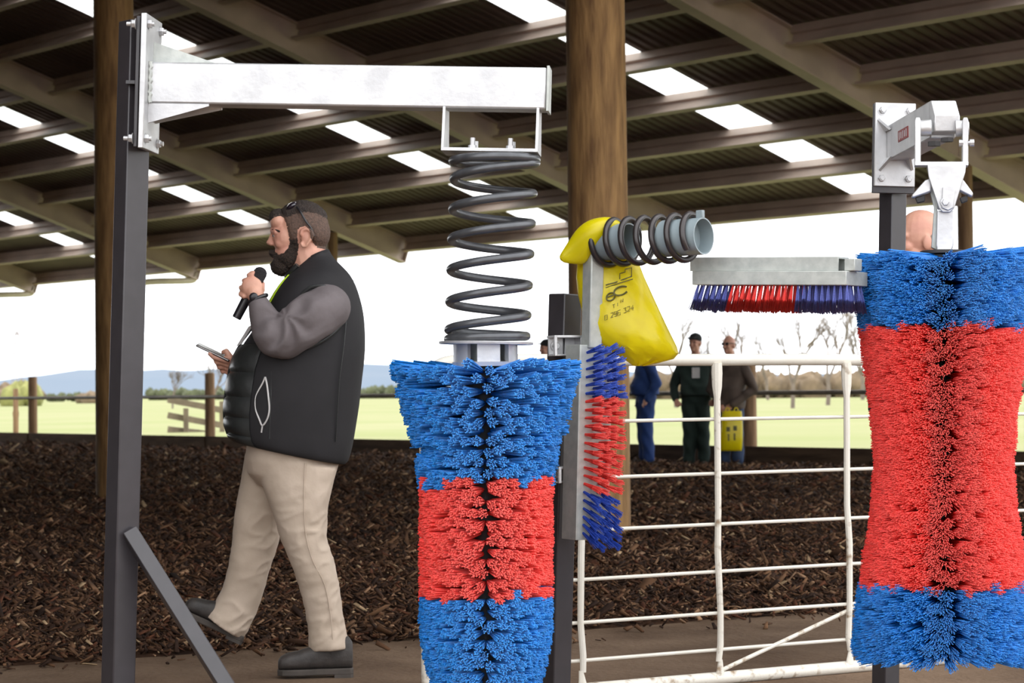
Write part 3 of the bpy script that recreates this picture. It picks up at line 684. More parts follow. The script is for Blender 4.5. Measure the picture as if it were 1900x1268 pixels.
square_post(pu, C1 + (C0 - C1) * .36, C1, 0.048, 33, 'galv_dull', 'tube')
upC = nrm(C1 - C0)
cb = thing('plank_brush', 'upright plank brush with three columns of blue and red tufts', 'brush', C0)
cn = nrm(V(0.60, -0.80, 0)); cn = nrm(cn - upC * (cn @ upC)); cv = np.cross(upC, cn)
if cv[0] < 0: cv = -cv
k0, k1 = at(1075, 640, YC - .02), at(1067, 1002, YC - .02)
kd = nrm(k0 - k1); KL = np.linalg.norm(k0 - k1)
# backing channel: side flange on the left, face plate carrying the tufts
kc = (k0 + k1) / 2
sideL = nrm(V(-0.8, -0.6, 0))
MB().box(kc + cv * 0.055 + cn * .012, (.125, .012, KL), (cv, cn, kd)).build('tuft_board', 'galv_dull', cb, bevel=0.001)
MB().box(kc + cv * -0.006 - cn * 0.018, (.010, .07, KL), (cv, cn, kd)).build('channel_flange', 'galv_dull', cb, bevel=0.001)
MB().box(kc + cv * 0.114 - cn * 0.018, (.006, .07, KL), (cv, cn, kd)).build('channel_flange', 'galv_dull', cb, bevel=0.001)
vC = tuft_variants(16, 0.0105, 300, 5, 0.0015, wave=.05)
nR = 23; g = np.random.default_rng(5)
fC = {'navy_bristle': [], 'red': []}
for i in range(nR):
    y = 656 + (990 - 656) * i / (nR - 1); t = (y - 640) / 362
    m = 'red' if 740 < y < 905 else 'navy_bristle'
    for j in range(4):
        z = k0 + (k1 - k0) * (t + (0.011 if j % 2 else -0.004)); base = z + cv * (0.016 + 0.028 * j) + cn * .018
        slope = np.interp(y, [650, 700, 760, 900, 915, 990], [0.30, 0.17, 0.03, -0.20, -0.42, -0.60]) + g.normal(0, .05)
        d = cn * 1.0 + cv * (0.10 + g.normal(0, .05)) + kd * slope
        fC[m].append((base, d, 0.078 * (1 + g.normal(0, .03)), int(g.integers(5)), g.random() * 6))
for m, fr in fC.items(): tuft_objs(vC, m, cb, fr)

# ------------------------------------------------------------------ spring roller on pipe, top of the upright
YF = 7.42
fx = nrm(V(0.79, -0.61, 0.0)); f0, f1 = at(1107, 452, YF + .05), None
FLn = 0.395; f0 = f0 + V(0, 0, 0); fx = nrm(fx + V(0, 0, 0.012))
fr = thing('spring_roller', 'grey plastic pipe wound with a black coil spring', 'roller', f0)
def open_tube(a, z, r, th=0.004):
    b = MB(); b.lathe(f0 + fx * a, fx, [(0, r), (z - a, r), (z - a, r - th), (0, r - th)], 32, caps=False)
    b.f += [(96 + j, 96 + (j + 1) % 32, (j + 1) % 32, j) for j in range(32)]
    return b
open_tube(-.02, .125, .056).build('pipe', 'pvc', fr, 40)
open_tube(.255, FLn, .056).build('pipe', 'pvc', fr, 40)
MB().lathe(f0 + fx * (FLn - .05), fx, [(0, .052), (.003, .052)], 28).build('pipe_stop', 'pvc', fr)
M['white_plain'] = mat('white_hole_daylight', (0.9, 0.9, 0.9), 0.5, var=0.02)
MB().box(f0 + fx * (FLn - .045) + V(0, 0, -.004) + np.cross(fx, V(0, 0, 1)) * .004, (.003, .014, .016), (fx, np.cross(V(0, 0, 1), fx), V(0, 0, 1))).build('painted_daylight_hole', 'white_plain', fr)  # white square painted for daylight showing through a square hole in the pipe
MB().box(f0 + fx * (FLn - .012) + V(0, 0, .066), (.024, .014, .024), (fx, np.cross(V(0, 0, 1), fx), V(0, 0, 1))).build('clip', 'pvc', fr, bevel=.002)
q1 = nrm(np.cross(V(0, 0, 1), fx)); q2 = np.cross(fx, q1); hp = []
for q in np.linspace(0, 6.6, 260):
    hp.append(f0 + fx * (0.0 + .056 * q) + (q1 * math.cos(q * 2 * math.pi) + q2 * math.sin(q * 2 * math.pi)) * .0685)
MB().tube(hp, 0.0098, 10).build('coil', 'spring_dark', fr, 60)
MB().lathe(f0 - fx * .05, fx, [(0, .03), (.05, .03)], 16).build('spigot', 'galv_dull', fr)

# ------------------------------------------------------------------ horizontal plank brush
YD = 7.1; gm = math.radians(31)
ld = V(-math.cos(gm), math.sin(gm), 0.0); ed = V(math.sin(gm), math.cos(gm), 0.0); zd = V(0, 0, 1)
nc = at(1570, 516, YD)                               # nearest vertical edge of the base channel
lpx = at(1284, 516, YD + .29); ld = nrm(lpx - nc); LD = np.linalg.norm(lpx - nc); ed = nrm(np.cross(zd, -ld)); ed = -ed if ed[1] < 0 else ed; zd = np.cross(ld, ed); zd = zd if zd[2] > 0 else -zd
WD = 0.145; hb = 0.042
db = thing('plank_brush', 'horizontal plank brush with blue and red tufts pointing down', 'brush', nc)
MB().box(nc + ld * LD / 2 + ed * WD / 2, (LD, WD, hb), (ld, ed, zd)).build('base_channel', 'galv_dull', db, bevel=.002)
uc = nc + ld * (LD * .5 + .012) + ed * .05 + zd * (hb / 2 + .0215)
b = MB(); b.box(uc + zd * .018 + ld * .012, (LD - .02, .07, .006), (ld, ed, zd)); b.box(uc - ed * .033 + ld * .012, (LD - .02, .005, .042), (ld, ed, zd)); b.box(uc + ed * .033 + ld * .012, (LD - .02, .005, .042), (ld, ed, zd)); b.box(uc + ld * (LD / 2 + .002), (.005, .07, .042), (ld, ed, zd))
b.build('top_channel', 'galv_dull', db, bevel=.001)
MB().box(nc + ld * .0 + ed * .045 + zd * (hb / 2 + .019), (.034, .05, .036), (ld, ed, zd)).build('end_lug', 'galv_dull', db, bevel=.002)
vD = tuft_variants(14, 0.0085, 400, 5, 0.0012, wave=.07); fD = {'peri_bristle': [], 'red': []}; g = np.random.default_rng(9)
nCd = 26
for i in range(nCd):
    t = (i + .5) / nCd
    for j in range(4):
        bp = nc + ld * LD * (1 - t + (.008 if j % 2 else -.008)) + ed * (WD * (0.12 + .25 * j)) - zd * hb / 2
        m = 'red' if 0.235 < t < .66 else 'peri_bristle'
        d = -zd + ld * (np.interp(t, [0, .5, 1], [.28, .10, -.12]) + g.normal(0, .03)) + ed * ((j - 1.5) * .07)
        fD[m].append((bp, d, .082 * (1 + g.normal(0, .03)), int(g.integers(5)), g.random() * 6))
for m, fr_ in fD.items(): tuft_objs(vD, m, db, fr_)

# ------------------------------------------------------------------ right black post, swivel arm and hourglass brush
YE = 8.0
E1, Eb = at(1657, 350, YE), at(1643, 1268, YE); Eb = to_ground(E1, Eb)
pE = thing('steel_post', 'black square steel post behind the hourglass brush', 'post', Eb)
square_post(pE, Eb, E1, 0.065, 33)
upE = nrm(E1 - Eb)
MB().box(Eb + V(0, 0, 0.006), (0.24, 0.24, 0.012)).build('base_plate', 'black', pE)
# bracket holding the horizontal plank brush to this post
br0 = nc + ld * .10 + ed * (WD * .7) + zd * .04; br1 = E1 + (Eb - E1) * ((E1[2] - br0[2]) / (E1[2] - Eb[2]))
MB().beam(br0, br1, .04, .05, V(0, 0, 1)).build('brush_bracket', 'black', pE, bevel=.002)
pn = nrm(V(0.10, -1, 0.0)); ex = nrm(np.cross(pn, upE)); ex = ex if ex[0] > 0 else -ex
pe = at(1660, 269, YE - .06)
MB().box(pe - pn * -0.012 - pn * .024 - upE * .012, (.142, .012, .295), (ex, pn, upE)).build('mount_flange', 'black', pE, bevel=.002)
ae = thing('swivel_arm', 'short galvanised swivel arm holding the hourglass brush', 'arm', pe)
MB().box(pe, (.136, .014, .275), (ex, pn, upE)).build('mounting_plate', 'galv', ae, bevel=.002)
for dx in (-.045, .045):
    for dz in (-.112, .112): bolt(ae, pe + ex * dx + upE * dz + pn * .008, pn, .012, .010, .006)
a0_, a1_ = at(1668, 266, YE - .07), at(1749, 222, 7.38)
adE = nrm(a1_ - a0_); sE = nrm(np.cross(adE, V(0, 0, 1))); sE = sE if sE[0] > 0 else -sE; uE = np.cross(sE, adE); uE = uE if uE[2] > 0 else -uE
AE = np.linalg.norm(a1_ - a0_)
b = MB(); hw, hh = .04, .057
b.prism([a0_ - sE * hw - uE * hh, a0_ - sE * hw + uE * hh, a0_ + sE * hw + uE * hh, a0_ + sE * hw - uE * hh], adE * AE)
b.build('box_beam', 'galv', ae, bevel=.004)
tip = a1_
b = MB(); b.prism([tip - sE * hw + uE * hh, tip - sE * hw - uE * .02, tip - sE * hw - uE * .048 + adE * .02, tip - sE * hw - uE * .044 + adE * .05, tip - sE * hw + uE * .004 + adE * .055, tip - sE * hw + uE * hh + adE * .012], sE * hw * 2).build('end_cap', 'galv', ae, bevel=.004)
for (sx, sz, l) in ((-1, 1, .05), (-1, -1, .05), (1, -1, .04), (1, 1, .04)):
    o = pe + pn * .008 + ex * sx * .055 + upE * sz * .085
    c = pe + pn * .008 + ex * sx * .030 + upE * sz * .045
    MB().prism([o, c, c + pn * .06], np.cross(nrm(c - o), pn) * .008).build('gusset', 'galv', ae)
M['label_red'] = mat('dark_red_label', (0.25, 0.03, 0.03), 0.5, var=0.1)
lb = MB().box(a0_ + adE * AE * .40 - sE * (hw + .001), (.13, .002, .036), (adE, sE, uE)).build('label', 'label_red', ae)
for k in range(5): MB().box(a0_ + adE * (AE * .40 - .045 + .0225 * k) - sE * (hw + .0025), (.006, .001, .02 if k % 2 else .024), (adE, sE, uE)).build('label_letter', 'galv', lb)
# yoke and hanger
YY = 7.33
yk = thing('brush_yoke', 'galvanised fork and wedge hanger above the hourglass brush', 'yoke', at(1750, 466, YY))
kx, ky, kz = yaw_axes(-8)
def q(px, py, dy=0.0): return at(px, py, YY) + ky * dy
for x in (1702, 1790):
    MB().prism([q(x - 5, 226, -.03), q(x - 5, 304, -.03), q(x + 6, 304, -.03), q(x + 6, 226, -.03), q(x + 4, 220, -.03), q(x - 3, 220, -.03)], ky * .06).build('fork_leg', 'galv', yk, bevel=.002)
MB().prism([q(1697, 302, -.035), q(1796, 302, -.035), q(1796, 309, -.035), q(1697, 309, -.035)], ky * .07).build('fork_base', 'galv', yk, bevel=.001)
MB().lathe(q(1697, 238), kx, [(0, .020), (.012, .024), (.05, .026)], 20).build('pin_boss', 'galv', yk)
MB().lathe(q(1798, 238), -kx, [(0, .020), (.012, .024), (.04, .026)], 20).build('pin_boss', 'galv', yk)
MB().lathe(q(1779, 267, -.02), kx, [(0, .011), (.012, .011), (.0122, .0065), (.032, .0065), (.0322, .011), (.045, .011)], 8).build('pin_bolt', 'galv', yk)
MB().prism([q(1720, 309, -.045), q(1791, 309, -.045), q(1790, 322, -.045), q(1770, 388, -.045), q(1762, 396, -.045), q(1748, 396, -.045), q(1741, 388, -.045), q(1722, 330, -.045)], ky * .012).build('wedge_plate', 'galv', yk, bevel=.002)
MB().prism([q(1720, 309, .033), q(1791, 309, .033), q(1770, 388, .033), q(1741, 388, .033)], ky * .012).build('wedge_plate', 'galv', yk, bevel=.002)
for pts in ([(1728, 332), (1716, 336), (1691, 364), (1693, 369), (1727, 357)], [(1782, 332), (1788, 337), (1805, 360), (1803, 367), (1777, 354)]):
    MB().prism([q(x, y, -.03) for x, y in pts], ky * .05).build('ear', 'galv', yk, bevel=.004)
M['rubber'] = mat('black_rubber', (0.02, 0.018, 0.018), 0.6, var=.1)
for x0, x1 in ((1698, 1716), (1780, 1795)):
    MB().prism([q(x0, 368, -.02), q(x1, 363, -.02), q(x1, 374, -.02), q(x0 + 4, 378, -.02)], ky * .03).build('rubber_stop', 'rubber', yk, bevel=.002)
for x0 in (1736, 1722):
    pass
for x, y in ((1740, 264),):
    MB().lathe(q(1733, 272, -.01), kz, [(0, .02), (.014, .02)], 6).lathe(q(1757, 264, -.01), kz, [(0, .02), (.012, .02)], 6).build('lower_nuts', 'rubber', yk)
MB().prism([q(1748, 350, -.052), q(1757, 346, -.052), q(1771, 350, -.052), q(1768, 388, -.052), q(1758, 393, -.052), q(1746, 388, -.052)], ky * .008).build('pivot_lug', 'galv', yk, bevel=.002)
bolt(yk, q(1753, 378, -.054), -ky, .011, .008)
MB().prism([q(1738, 392, -.03), q(1770, 392, -.03), q(1769, 455, -.03), q(1766, 466, -.03), q(1737, 466, -.03), q(1736, 455, -.03)], ky * .055).build('shank', 'galv', yk, bevel=.004)
MB().prism([q(1733, 385, -.012), q(1724, 350, -.012), q(1738, 350, -.012), q(1742, 466, -.012), q(1728, 460, -.012)], ky * .03).build('shank_rib', 'galv_dull', yk, bevel=.002)
MB().lathe(q(1749, 471), V(0, 0, 1), [(0, .068), (.008, .068), (.010, .062)], 28).build('top_disc', 'rubber', yk)

YBB = 7.33
bb = thing('cow_brush', 'hourglass brush with a wide red waist and blue ends', 'brush', at(1751, 1215, YBB))
MB().lathe(at(1751, 1212, YBB), V(0, 0, 1), [(0, .045), (1.205, .045)], 20).build('core', 'core', bb)
MB().lathe(at(1751, 1212, YBB), V(0, 0, -1), [(0, .02), (.012, .02), (.014, .012)], 8).build('bottom_nut', 'galv', bb)
def radB(y, th): return np.interp(y, [474, 500, 600, 660, 760, 870, 960, 1030, 1090, 1150, 1205], [163, 165, 161, 151, 138, 129, 138, 148, 159, 168, 172])
vB = tuft_variants(42, 0.0170, 200, 7, 0.0014, wave=.13); vB2 = tuft_variants(12, 0.0165, 250, 3, 0.003, straight=True)
bandsB = [(400, 609, 'blue'), (609, 1086, 'red'), (1086, 1400, 'blue')]
allB = cyl_brush(bb, lambda y: 1751, 478, 1204, YBB, radB, bandsB, 46, 0.0222, 0.045, vB, gap=0.03, seed=8, tilt=lambda y, th: np.interp(y, [478, 520, 1120, 1204], [-.05, 0, 0, -.08]))
brush_parts(bb, allB, vB, vB2, {'blue': 'blue_bristles', 'red': 'red_bristles'})
# ------------------------------------------------------------------ materials for people
M['skin'] = mat('ruddy_skin', (0.62, 0.33, 0.235), 0.5, scale=14, col2=(0.55, 0.26, 0.19), bump=0.05, bscale=120)
M['hair'] = mat('short_dark_brown_hair', (0.045, 0.028, 0.020), 0.6, scale=140, col2=(0.016, 0.010, 0.008), bump=0.6, bscale=330, stretch=(1, 1, .5))
M['stubble'] = mat('clipped_brown_hair', (0.13, 0.075, 0.052), 0.7, scale=150, col2=(0.065, 0.038, 0.028), bump=0.3, bscale=330)
M['beard'] = mat('dark_brown_beard', (0.060, 0.034, 0.022), 0.65, scale=150, col2=(0.014, 0.009, 0.007), bump=0.8, bscale=300)
M['vest'] = mat('charcoal_softshell', (0.021, 0.0195, 0.0215), 0.75, scale=6, col2=(0.016, 0.015, 0.0165), bump=0.06, bscale=20, spec=.3)
M['quilt'] = mat('black_quilted_nylon', (0.024, 0.026, 0.026), 0.35, var=0.15, scale=8, bump=0.15, bscale=18)
M['shirt'] = mat('grey_work_shirt', (0.150, 0.128, 0.132), 0.85, scale=10, col2=(0.125, 0.105, 0.108), bump=0.25, bscale=14)
M['khaki'] = mat('beige_moleskin', (0.52, 0.42, 0.335), 0.85, scale=7, col2=(0.45, 0.36, 0.28), bump=0.2, bscale=14)
M['boot'] = mat('dusty_black_leather', (0.050, 0.042, 0.038), 0.6, scale=16, col2=(0.028, 0.024, 0.022), bump=0.15, bscale=50)
M['sole'] = mat('boot_sole_rubber', (0.055, 0.045, 0.038), 0.8, var=.2, scale=20)
M['blackplastic'] = mat('black_plastic', (0.015, 0.014, 0.017), 0.3, var=.1)
M['hivis'] = mat('yellow_green_lanyard', (0.50, 0.72, 0.02), 0.6, var=.06)
M['zip'] = mat('pale_zip_tape', (0.55, 0.53, 0.52), 0.5, var=.1)
M['glass_dark'] = mat('dark_lens', (0.012, 0.008, 0.014), 0.08, spec=.8, var=.1)
M['white_eye'] = mat('eye_white', (0.6, 0.55, 0.52), 0.3, var=.02)

# ------------------------------------------------------------------ the speaker, in profile, walking to the left
YM = 9.42
def m_(px, py, w=0.0): return at(px, py, YM + w)
KM = YM / F
man_o = m_(590, 1252, -.08); man_o[2] = 0
man = thing('person', 'bearded man in a black vest and beige trousers speaking into a microphone', 'person', man_o)
def prof_ring(xl, yl, xr, yr, b, w=0.0, n=36, p=2.3, front=None):
    a, c = m_(xl, yl, w), m_(xr, yr, w); ctr = (a + c) / 2; ex = (c - a) / 2; L = np.linalg.norm(ex)
    return superring(ctr, ex / L, V(0, 1, 0), L, b, n, p)
# skin body: one continuous figure under the clothes
b = MB()
def cap(p, r, q, s): b.capsule(p, r, q, s)
b.ellipsoid(m_(561, 424), (.101, .080, .098)); b.ellipsoid(m_(585, 432), (.055, .072, .070))       # cranium
b.ellipsoid(m_(532, 440), (.055, .067, .078)); b.ellipsoid(m_(538, 470), (.058, .060, .062)); b.ellipsoid(m_(524, 490), (.036, .042, .036))   # face, jaw, chin
b.ellipsoid(m_(518, 412), (.036, .060, .040))                                                     # forehead
for s in (-1, 1):
    b.capsule(m_(506, 428, .012 * s), .012, m_(512, 431, .045 * s), .011)                           # brow ridge
    b.ellipsoid(m_(524, 451, .040 * s), (.030, .019, .026))                                        # cheek
    b.ellipsoid(m_(567, 441, .080 * s), (.020, .010, .031), ax=(V(.95, .25 * s, 0), V(-.25 * s, .95, 0), V(0, 0, 1)))  # ear
    er = [(558, 436), (560, 428), (567, 424.5), (575, 427), (578.5, 435), (577, 444), (572, 451), (568, 457), (562, 457.5), (559, 452)]
    for (xa, ya), (xb, yb2) in zip(er, er[1:]): b.capsule(m_(xa, ya, (.086 + .0010 * (xa - 558) * .35) * s), .0062, m_(xb, yb2, (.086 + .0010 * (xb - 558) * .35) * s), .0062)
    b.ellipsoid(m_(512, 437, .030 * s), (.011, .014, .010))                                        # eyelid
    b.ellipsoid(m_(503, 453, .012 * s), (.010, .009, .008))                                        # nostril wing
b.capsule(m_(508, 433), .012, m_(502.5, 448), .013); b.ellipsoid(m_(500.5, 450), (.0135, .014, .0115))   # nose
b.capsule(m_(508, 470, -.016), .010, m_(508, 470, .016), .010); b.capsule(m_(510, 478, -.015), .010, m_(510, 478, .015), .010)   # lips
b.capsule(m_(570, 470, 0), .072, m_(592, 525, 0), .088)                                           # neck
b.capsule(m_(600, 556, -.12), .075, m_(600, 556, .12), .075); b.capsule(m_(585, 585), .16, m_(560, 760), .18); b.capsule(m_(550, 840, -.05), .12, m_(550, 840, .05), .12)
for s, pts in ((-1, [(608, 574, .20, .062), (560, 606, .26, .062), (515, 628, .27, .055), (486, 575, .245, .036), (478, 555, .235, .031)]),
               (1, [(608, 574, .20, .062), (575, 625, .26, .06), (535, 670, .25, .052), (470, 690, .16, .036), (437, 678, .10, .030)])):
    for (x, y, w, r), (x2, y2, w2, r2) in zip(pts, pts[1:]): cap(m_(x, y, s * w), r, m_(x2, y2, s * w2), r2)
for pts in ([(555, 870, -.09, .085), (568, 1005, -.10, .06), (603, 1150, -.09, .045), (610, 1205, -.09, .036)], [(520, 870, .09, .075), (473, 1000, .10, .052), (446, 1095, .11, .045), (428, 1145, .12, .034)]):
    for (x, y, w, r), (x2, y2, w2, r2) in zip(pts, pts[1:]): cap(m_(x, y, w), r, m_(x2, y2, w2), r2)
# near hand closed round the microphone: back of the hand to us, fingers round the front and far side
HW_ = -.245
b.capsule(m_(478, 556, -.237), .031, m_(472, 543, -.240), .034)
b.ellipsoid(m_(468, 533, -.244), (.044, .020, .040), ax=(nrm(V(.7, 0, -.7)), V(0, 1, 0), nrm(V(.7, 0, .7))))
for (kx_, ky_, ti, li) in ((463, 512, 0, .95), (454, 522, 1, 1.0), (448.5, 535, 2, .95), (447.5, 547, 3, .8)):
    k1_, k2_, k3_, k4_ = m_(kx_ + 5, ky_ + 3, -.242), m_(kx_ - 1, ky_ - 1, -.226), m_(kx_ + 2, ky_ - 2, -.196), m_(kx_ + 14, ky_ + 1, -.186)
    cap(k1_, .0108, k2_, .0104); cap(k2_, .0104, k3_, .0098); cap(k3_, .010, k4_, .0088)
cap(m_(470, 507, -.226), .0105, m_(466, 508, -.21), .0105)
cap(m_(480, 548, -.238), .0145, m_(486, 538, -.222), .0125); cap(m_(486, 538, -.222), .012, m_(487, 527, -.205), .0105)        # thumb
# far hand under the phone
PW = .075
cap(m_(437, 678, .10), .030, m_(428, 671, .085), .028); b.ellipsoid(m_(424, 672, PW + .004), (.040, .030, .022), ax=(nrm(V(1, 0, -.35)), V(0, 1, 0), nrm(V(.35, 0, 1))))
for (x0, y0, x1, y1, x2, y2, w) in ((408, 666, 396, 663, 389, 657, -.034), (412, 673, 402, 673, 397, 662, -.012), (416, 680, 407, 682, 402, 670, .010), (421, 687, 413, 690, 410, 679, .030)):
    cap(m_(424, y0 + 4, PW + w * .7), .013, m_(x0, y0, PW + w), .0115); cap(m_(x0, y0, PW + w), .011, m_(x1, y1, PW + w - .004), .010); cap(m_(x1, y1, PW + w - .004), .0098, m_(x2, y2, PW + w - .012), .0085)
cap(m_(427, 664, PW - .028), .0145, m_(420, 652, PW - .030), .0115); cap(m_(420, 652, PW - .030), .0112, m_(414, 654, PW - .018), .0095)   # thumb over the edge
b.capsule(m_(574, 495), .068, m_(562, 548), .10)
man_body = blob_part('body', b, 'skin', man, 0.0042, 4, .5)
# eyes and brow
for s in (-1, 1):
    e = MB().ellipsoid(m_(512, 437.5, .030 * s), (.0125, .0125, .0075)).build('eye', 'blackplastic' if False else 'white_eye', man)
    MB().ellipsoid(m_(507.2, 437.5, .0325 * s), (.004, .0055, .0055)).build('iris', 'blackplastic', e)
    MB().tube(curve_tube([m_(504, 429.5, .012 * s), m_(506, 427, .030 * s), m_(513, 427.5, .050 * s), m_(519, 430, .060 * s)], 4), [.004] * 12 + [.003], 6).build('eyebrow', 'hair', man)
# hair and beard: shells grown off the head, following a hairline traced in profile
def px_of(co):
    q = (co - CP) @ CMn; return 950 + F * q[:, 0] / -q[:, 2], 634 - F * q[:, 1] / -q[:, 2]
def poly_sd(x, y, poly):                             # signed distance in px, positive inside
    P = np.array(poly, float); n = len(P); d = np.full(x.shape, 1e9); ins = np.zeros(x.shape, bool)
    for i in range(n):
        a, c = P[i], P[(i + 1) % n]; e = c - a; t = np.clip(((x - a[0]) * e[0] + (y - a[1]) * e[1]) / (e @ e), 0, 1)
        d = np.minimum(d, np.hypot(x - a[0] - t * e[0], y - a[1] - t * e[1])); hit = ((a[1] > y) != (c[1] > y)) & (x < (c[0] - a[0]) * (y - a[1]) / (c[1] - a[1] + 1e-12) + a[0]); ins ^= hit
    return np.where(ins, d, -d)
def shell(name, poly, m, tmax, ramp, rough, parent, seed=1, zmin=1.5):
    me = man_body.data; n = len(me.vertices); co = np.empty(n * 3, 'f'); me.vertices.foreach_get('co', co); co = co.reshape(-1, 3).astype(float) + ORG[man.name]
    no = np.empty(n * 3, 'f'); me.vertices.foreach_get('normal', no); no = no.reshape(-1, 3).astype(float)
    lat = (co[:, 1] - YM); xp = co - V(0, 1, 0) * lat[:, None]; x, y = px_of(xp)          # project along the head's own side axis
    sd = poly_sd(x, y, poly); g = np.random.default_rng(seed)
    tk = np.minimum(1, np.maximum(-ramp, sd) / ramp) * (tmax(x, y) if callable(tmax) else tmax) + g.normal(0, rough, n) * (sd > 0)
    ok = (sd > -4) & (co[:, 2] > zmin); new = co + no * tk[:, None]
    idx = -np.ones(n, int); fs = []
    for pl in me.polygons:
        if all(ok[v] for v in pl.vertices): fs.append(tuple(pl.vertices))
    used = sorted({v for f in fs for v in f}); idx[used] = range(len(used))
    mm = bpy.data.meshes.new(name); mm.from_pydata([tuple(new[v] - ORG[man.name]) for v in used], [], [tuple(idx[v] for v in f) for f in fs])
    return link(name, mm, m, parent, 180)
man_body.data.update()
hairline = [(485, 409), (504, 409), (512, 405), (522, 402), (529, 406), (533, 416), (537, 430), (540, 449), (553, 449), (556, 430), (560, 424), (570, 422), (578, 430), (580, 444), (584, 454), (592, 462), (606, 464), (625, 460), (630, 380), (560, 350), (495, 360)]
shell('clipped_hair', hairline, 'stubble', .004, 5, .0006, man, 1)
crown = [(485, 410), (504, 410), (512, 405), (522, 402), (530, 406), (538, 409), (550, 404), (570, 400), (590, 402), (607, 412), (612, 430), (630, 430), (630, 380), (560, 350), (495, 360)]
shell('hair', crown, 'hair', .012, 9, .0012, man, 2)
bline = [(538, 444), (555, 444), (557, 466), (553, 482), (547, 494), (540, 503), (531, 512), (516, 514), (490, 510), (490, 487), (507, 484), (508, 481), (500, 474), (490, 468), (490, 458.5), (507, 459), (512, 467), (519, 474), (530, 471), (537, 462), (540, 452)]
shell('beard', bline, 'beard', lambda x, y: np.interp(y, [445, 462, 480, 500], [.004, .007, .011, .013]), 6, .0013, man, 3, 1.48)
# sunglasses pushed up on the head
sg = thing('sunglasses', "dark wraparound sunglasses pushed up on the speaker's hair", 'sunglasses', m_(545, 384))
for s in (-1, 1):
    MB().ellipsoid(m_(541, 384, .034 * s), (.026, .034, .015), ax=(nrm(V(.8, 0, .6)), V(0, 1, 0), nrm(V(-.6, 0, .8)))).build('lens', 'glass_dark', sg)
    MB().tube(curve_tube([m_(551, 384, .064 * s), m_(557, 393, .083 * s), m_(568, 412, .0905 * s), m_(577, 424, .092 * s), m_(582, 438, .090 * s)], 4), .0042, 6).build('temple', 'blackplastic', sg)
MB().tube([m_(537, 380, -.012), m_(535, 379, 0), m_(537, 380, .012)], .004, 6).build('bridge', 'zip', sg)
for dx in (0, 7): MB().tube(curve_tube([m_(532 + dx, 387, -.052), m_(535 + dx, 380, -.055), m_(542 + dx, 375.5, -.046)], 4), .0018, 5).build('lens_rim', 'zip', sg)
# vest: side profile traced front to back
vr = [(566, 484, 612, 466, .086), (555, 494, 615, 473, .092), (543, 506, 624, 484, .130), (533, 516, 638, 497, .185), (523, 528, 650, 510, .220), (511, 546, 660, 528, .237), (498, 568, 669, 556, .243), (484, 592, 675, 582, .242), (472, 612, 677, 608, .246),
      (455, 634, 678, 636, .252), (441, 658, 677, 664, .255), (432, 684, 673, 694, .258), (427, 712, 670, 722, .258), (423, 740, 667, 752, .257), (421.5, 766, 662, 782, .254), (423, 790, 657, 815, .250), (429, 809, 651, 842, .246), (437, 818, 646, 858, .240), (448, 822, 640, 862, .228)]
rs = [prof_ring(*r) for r in vr]
vest = MB().rings(rs, caps=False)
def softring(rs_): return rs_
def vest_build():
    o = vest.build('vest', 'vest', man, 180); md = o.modifiers.new('s', 'SUBSURF'); md.levels = 1; md.render_levels = 1; md2 = o.modifiers.new('t', 'SOLIDIFY'); md2.thickness = .006
    return o
vo = vest_build()
# standing collar
rc = [prof_ring(560, 500, 618, 480, .093, p=2.1), prof_ring(566, 488, 613, 468, .090, p=2.1), prof_ring(572, 480, 610, 463, .086, p=2.1), prof_ring(576, 482, 606, 467, .078, p=2.1)]
MB().rings(rc, caps=False).build('collar', 'vest', vo, 180)
# quilted front panel: horizontal puffed baffles on the front of the vest
qb = [(640, 690), (690, 735), (735, 772), (772, 803), (803, 822)]
def vest_at(y, ang, off=0.0):                        # point on the vest surface: ang 0 = front, towards the camera side
    ys = [(r[1] + r[3]) / 2 for r in vr]; yy = y
    i = max(0, min(len(vr) - 2, int(np.searchsorted([r[1] for r in vr], yy)) - 1)); r0, r1 = vr[i], vr[i + 1]; t = (yy - r0[1]) / (r1[1] - r0[1])
    r = [a + (c - a) * t for a, c in zip(r0, r1)]
    a, c = m_(r[0], r[1]), m_(r[2], r[3]); ctr = (a + c) / 2; ex = (c - a) / 2; L = np.linalg.norm(ex); ex = ex / L
    cs, sn = math.cos(ang), math.sin(ang); p = 2.3
    pt = ctr - ex * (L + off) * abs(cs) ** (2 / p) * math.copysign(1, cs) + V(0, -1, 0) * (r[4] + off) * abs(sn) ** (2 / p) * math.copysign(1, sn); return pt
for y0, y1 in qb:
    for sgn in (1, -1):
        bb_ = MB(); n1, n2 = 9, 12; grid = []
        amax = 1.02
        for i in range(n1 + 1):
            for j in range(n2 + 1):
                t = i / n1; a = sgn * (amax * j / n2) + sgn * .02
                puff = .004 + .011 * math.sqrt(max(0, math.sin(math.pi * t))) * min(1, (1 - j / n2) * 5, 1)
                bb_.v.append(tuple(vest_at(y0 + (y1 - y0) * t, a, puff)))
        bb_.f = [(i * (n2 + 1) + j, i * (n2 + 1) + j + 1, (i + 1) * (n2 + 1) + j + 1, (i + 1) * (n2 + 1) + j) for i in range(n1) for j in range(n2)]
        bb_.build('quilted_baffle', 'quilt', vo, 180)
MB().tube([vest_at(y, 0.02, .012) for y in np.linspace(560, 815, 26)], .005, 6).build('front_zip', 'quilt', vo)
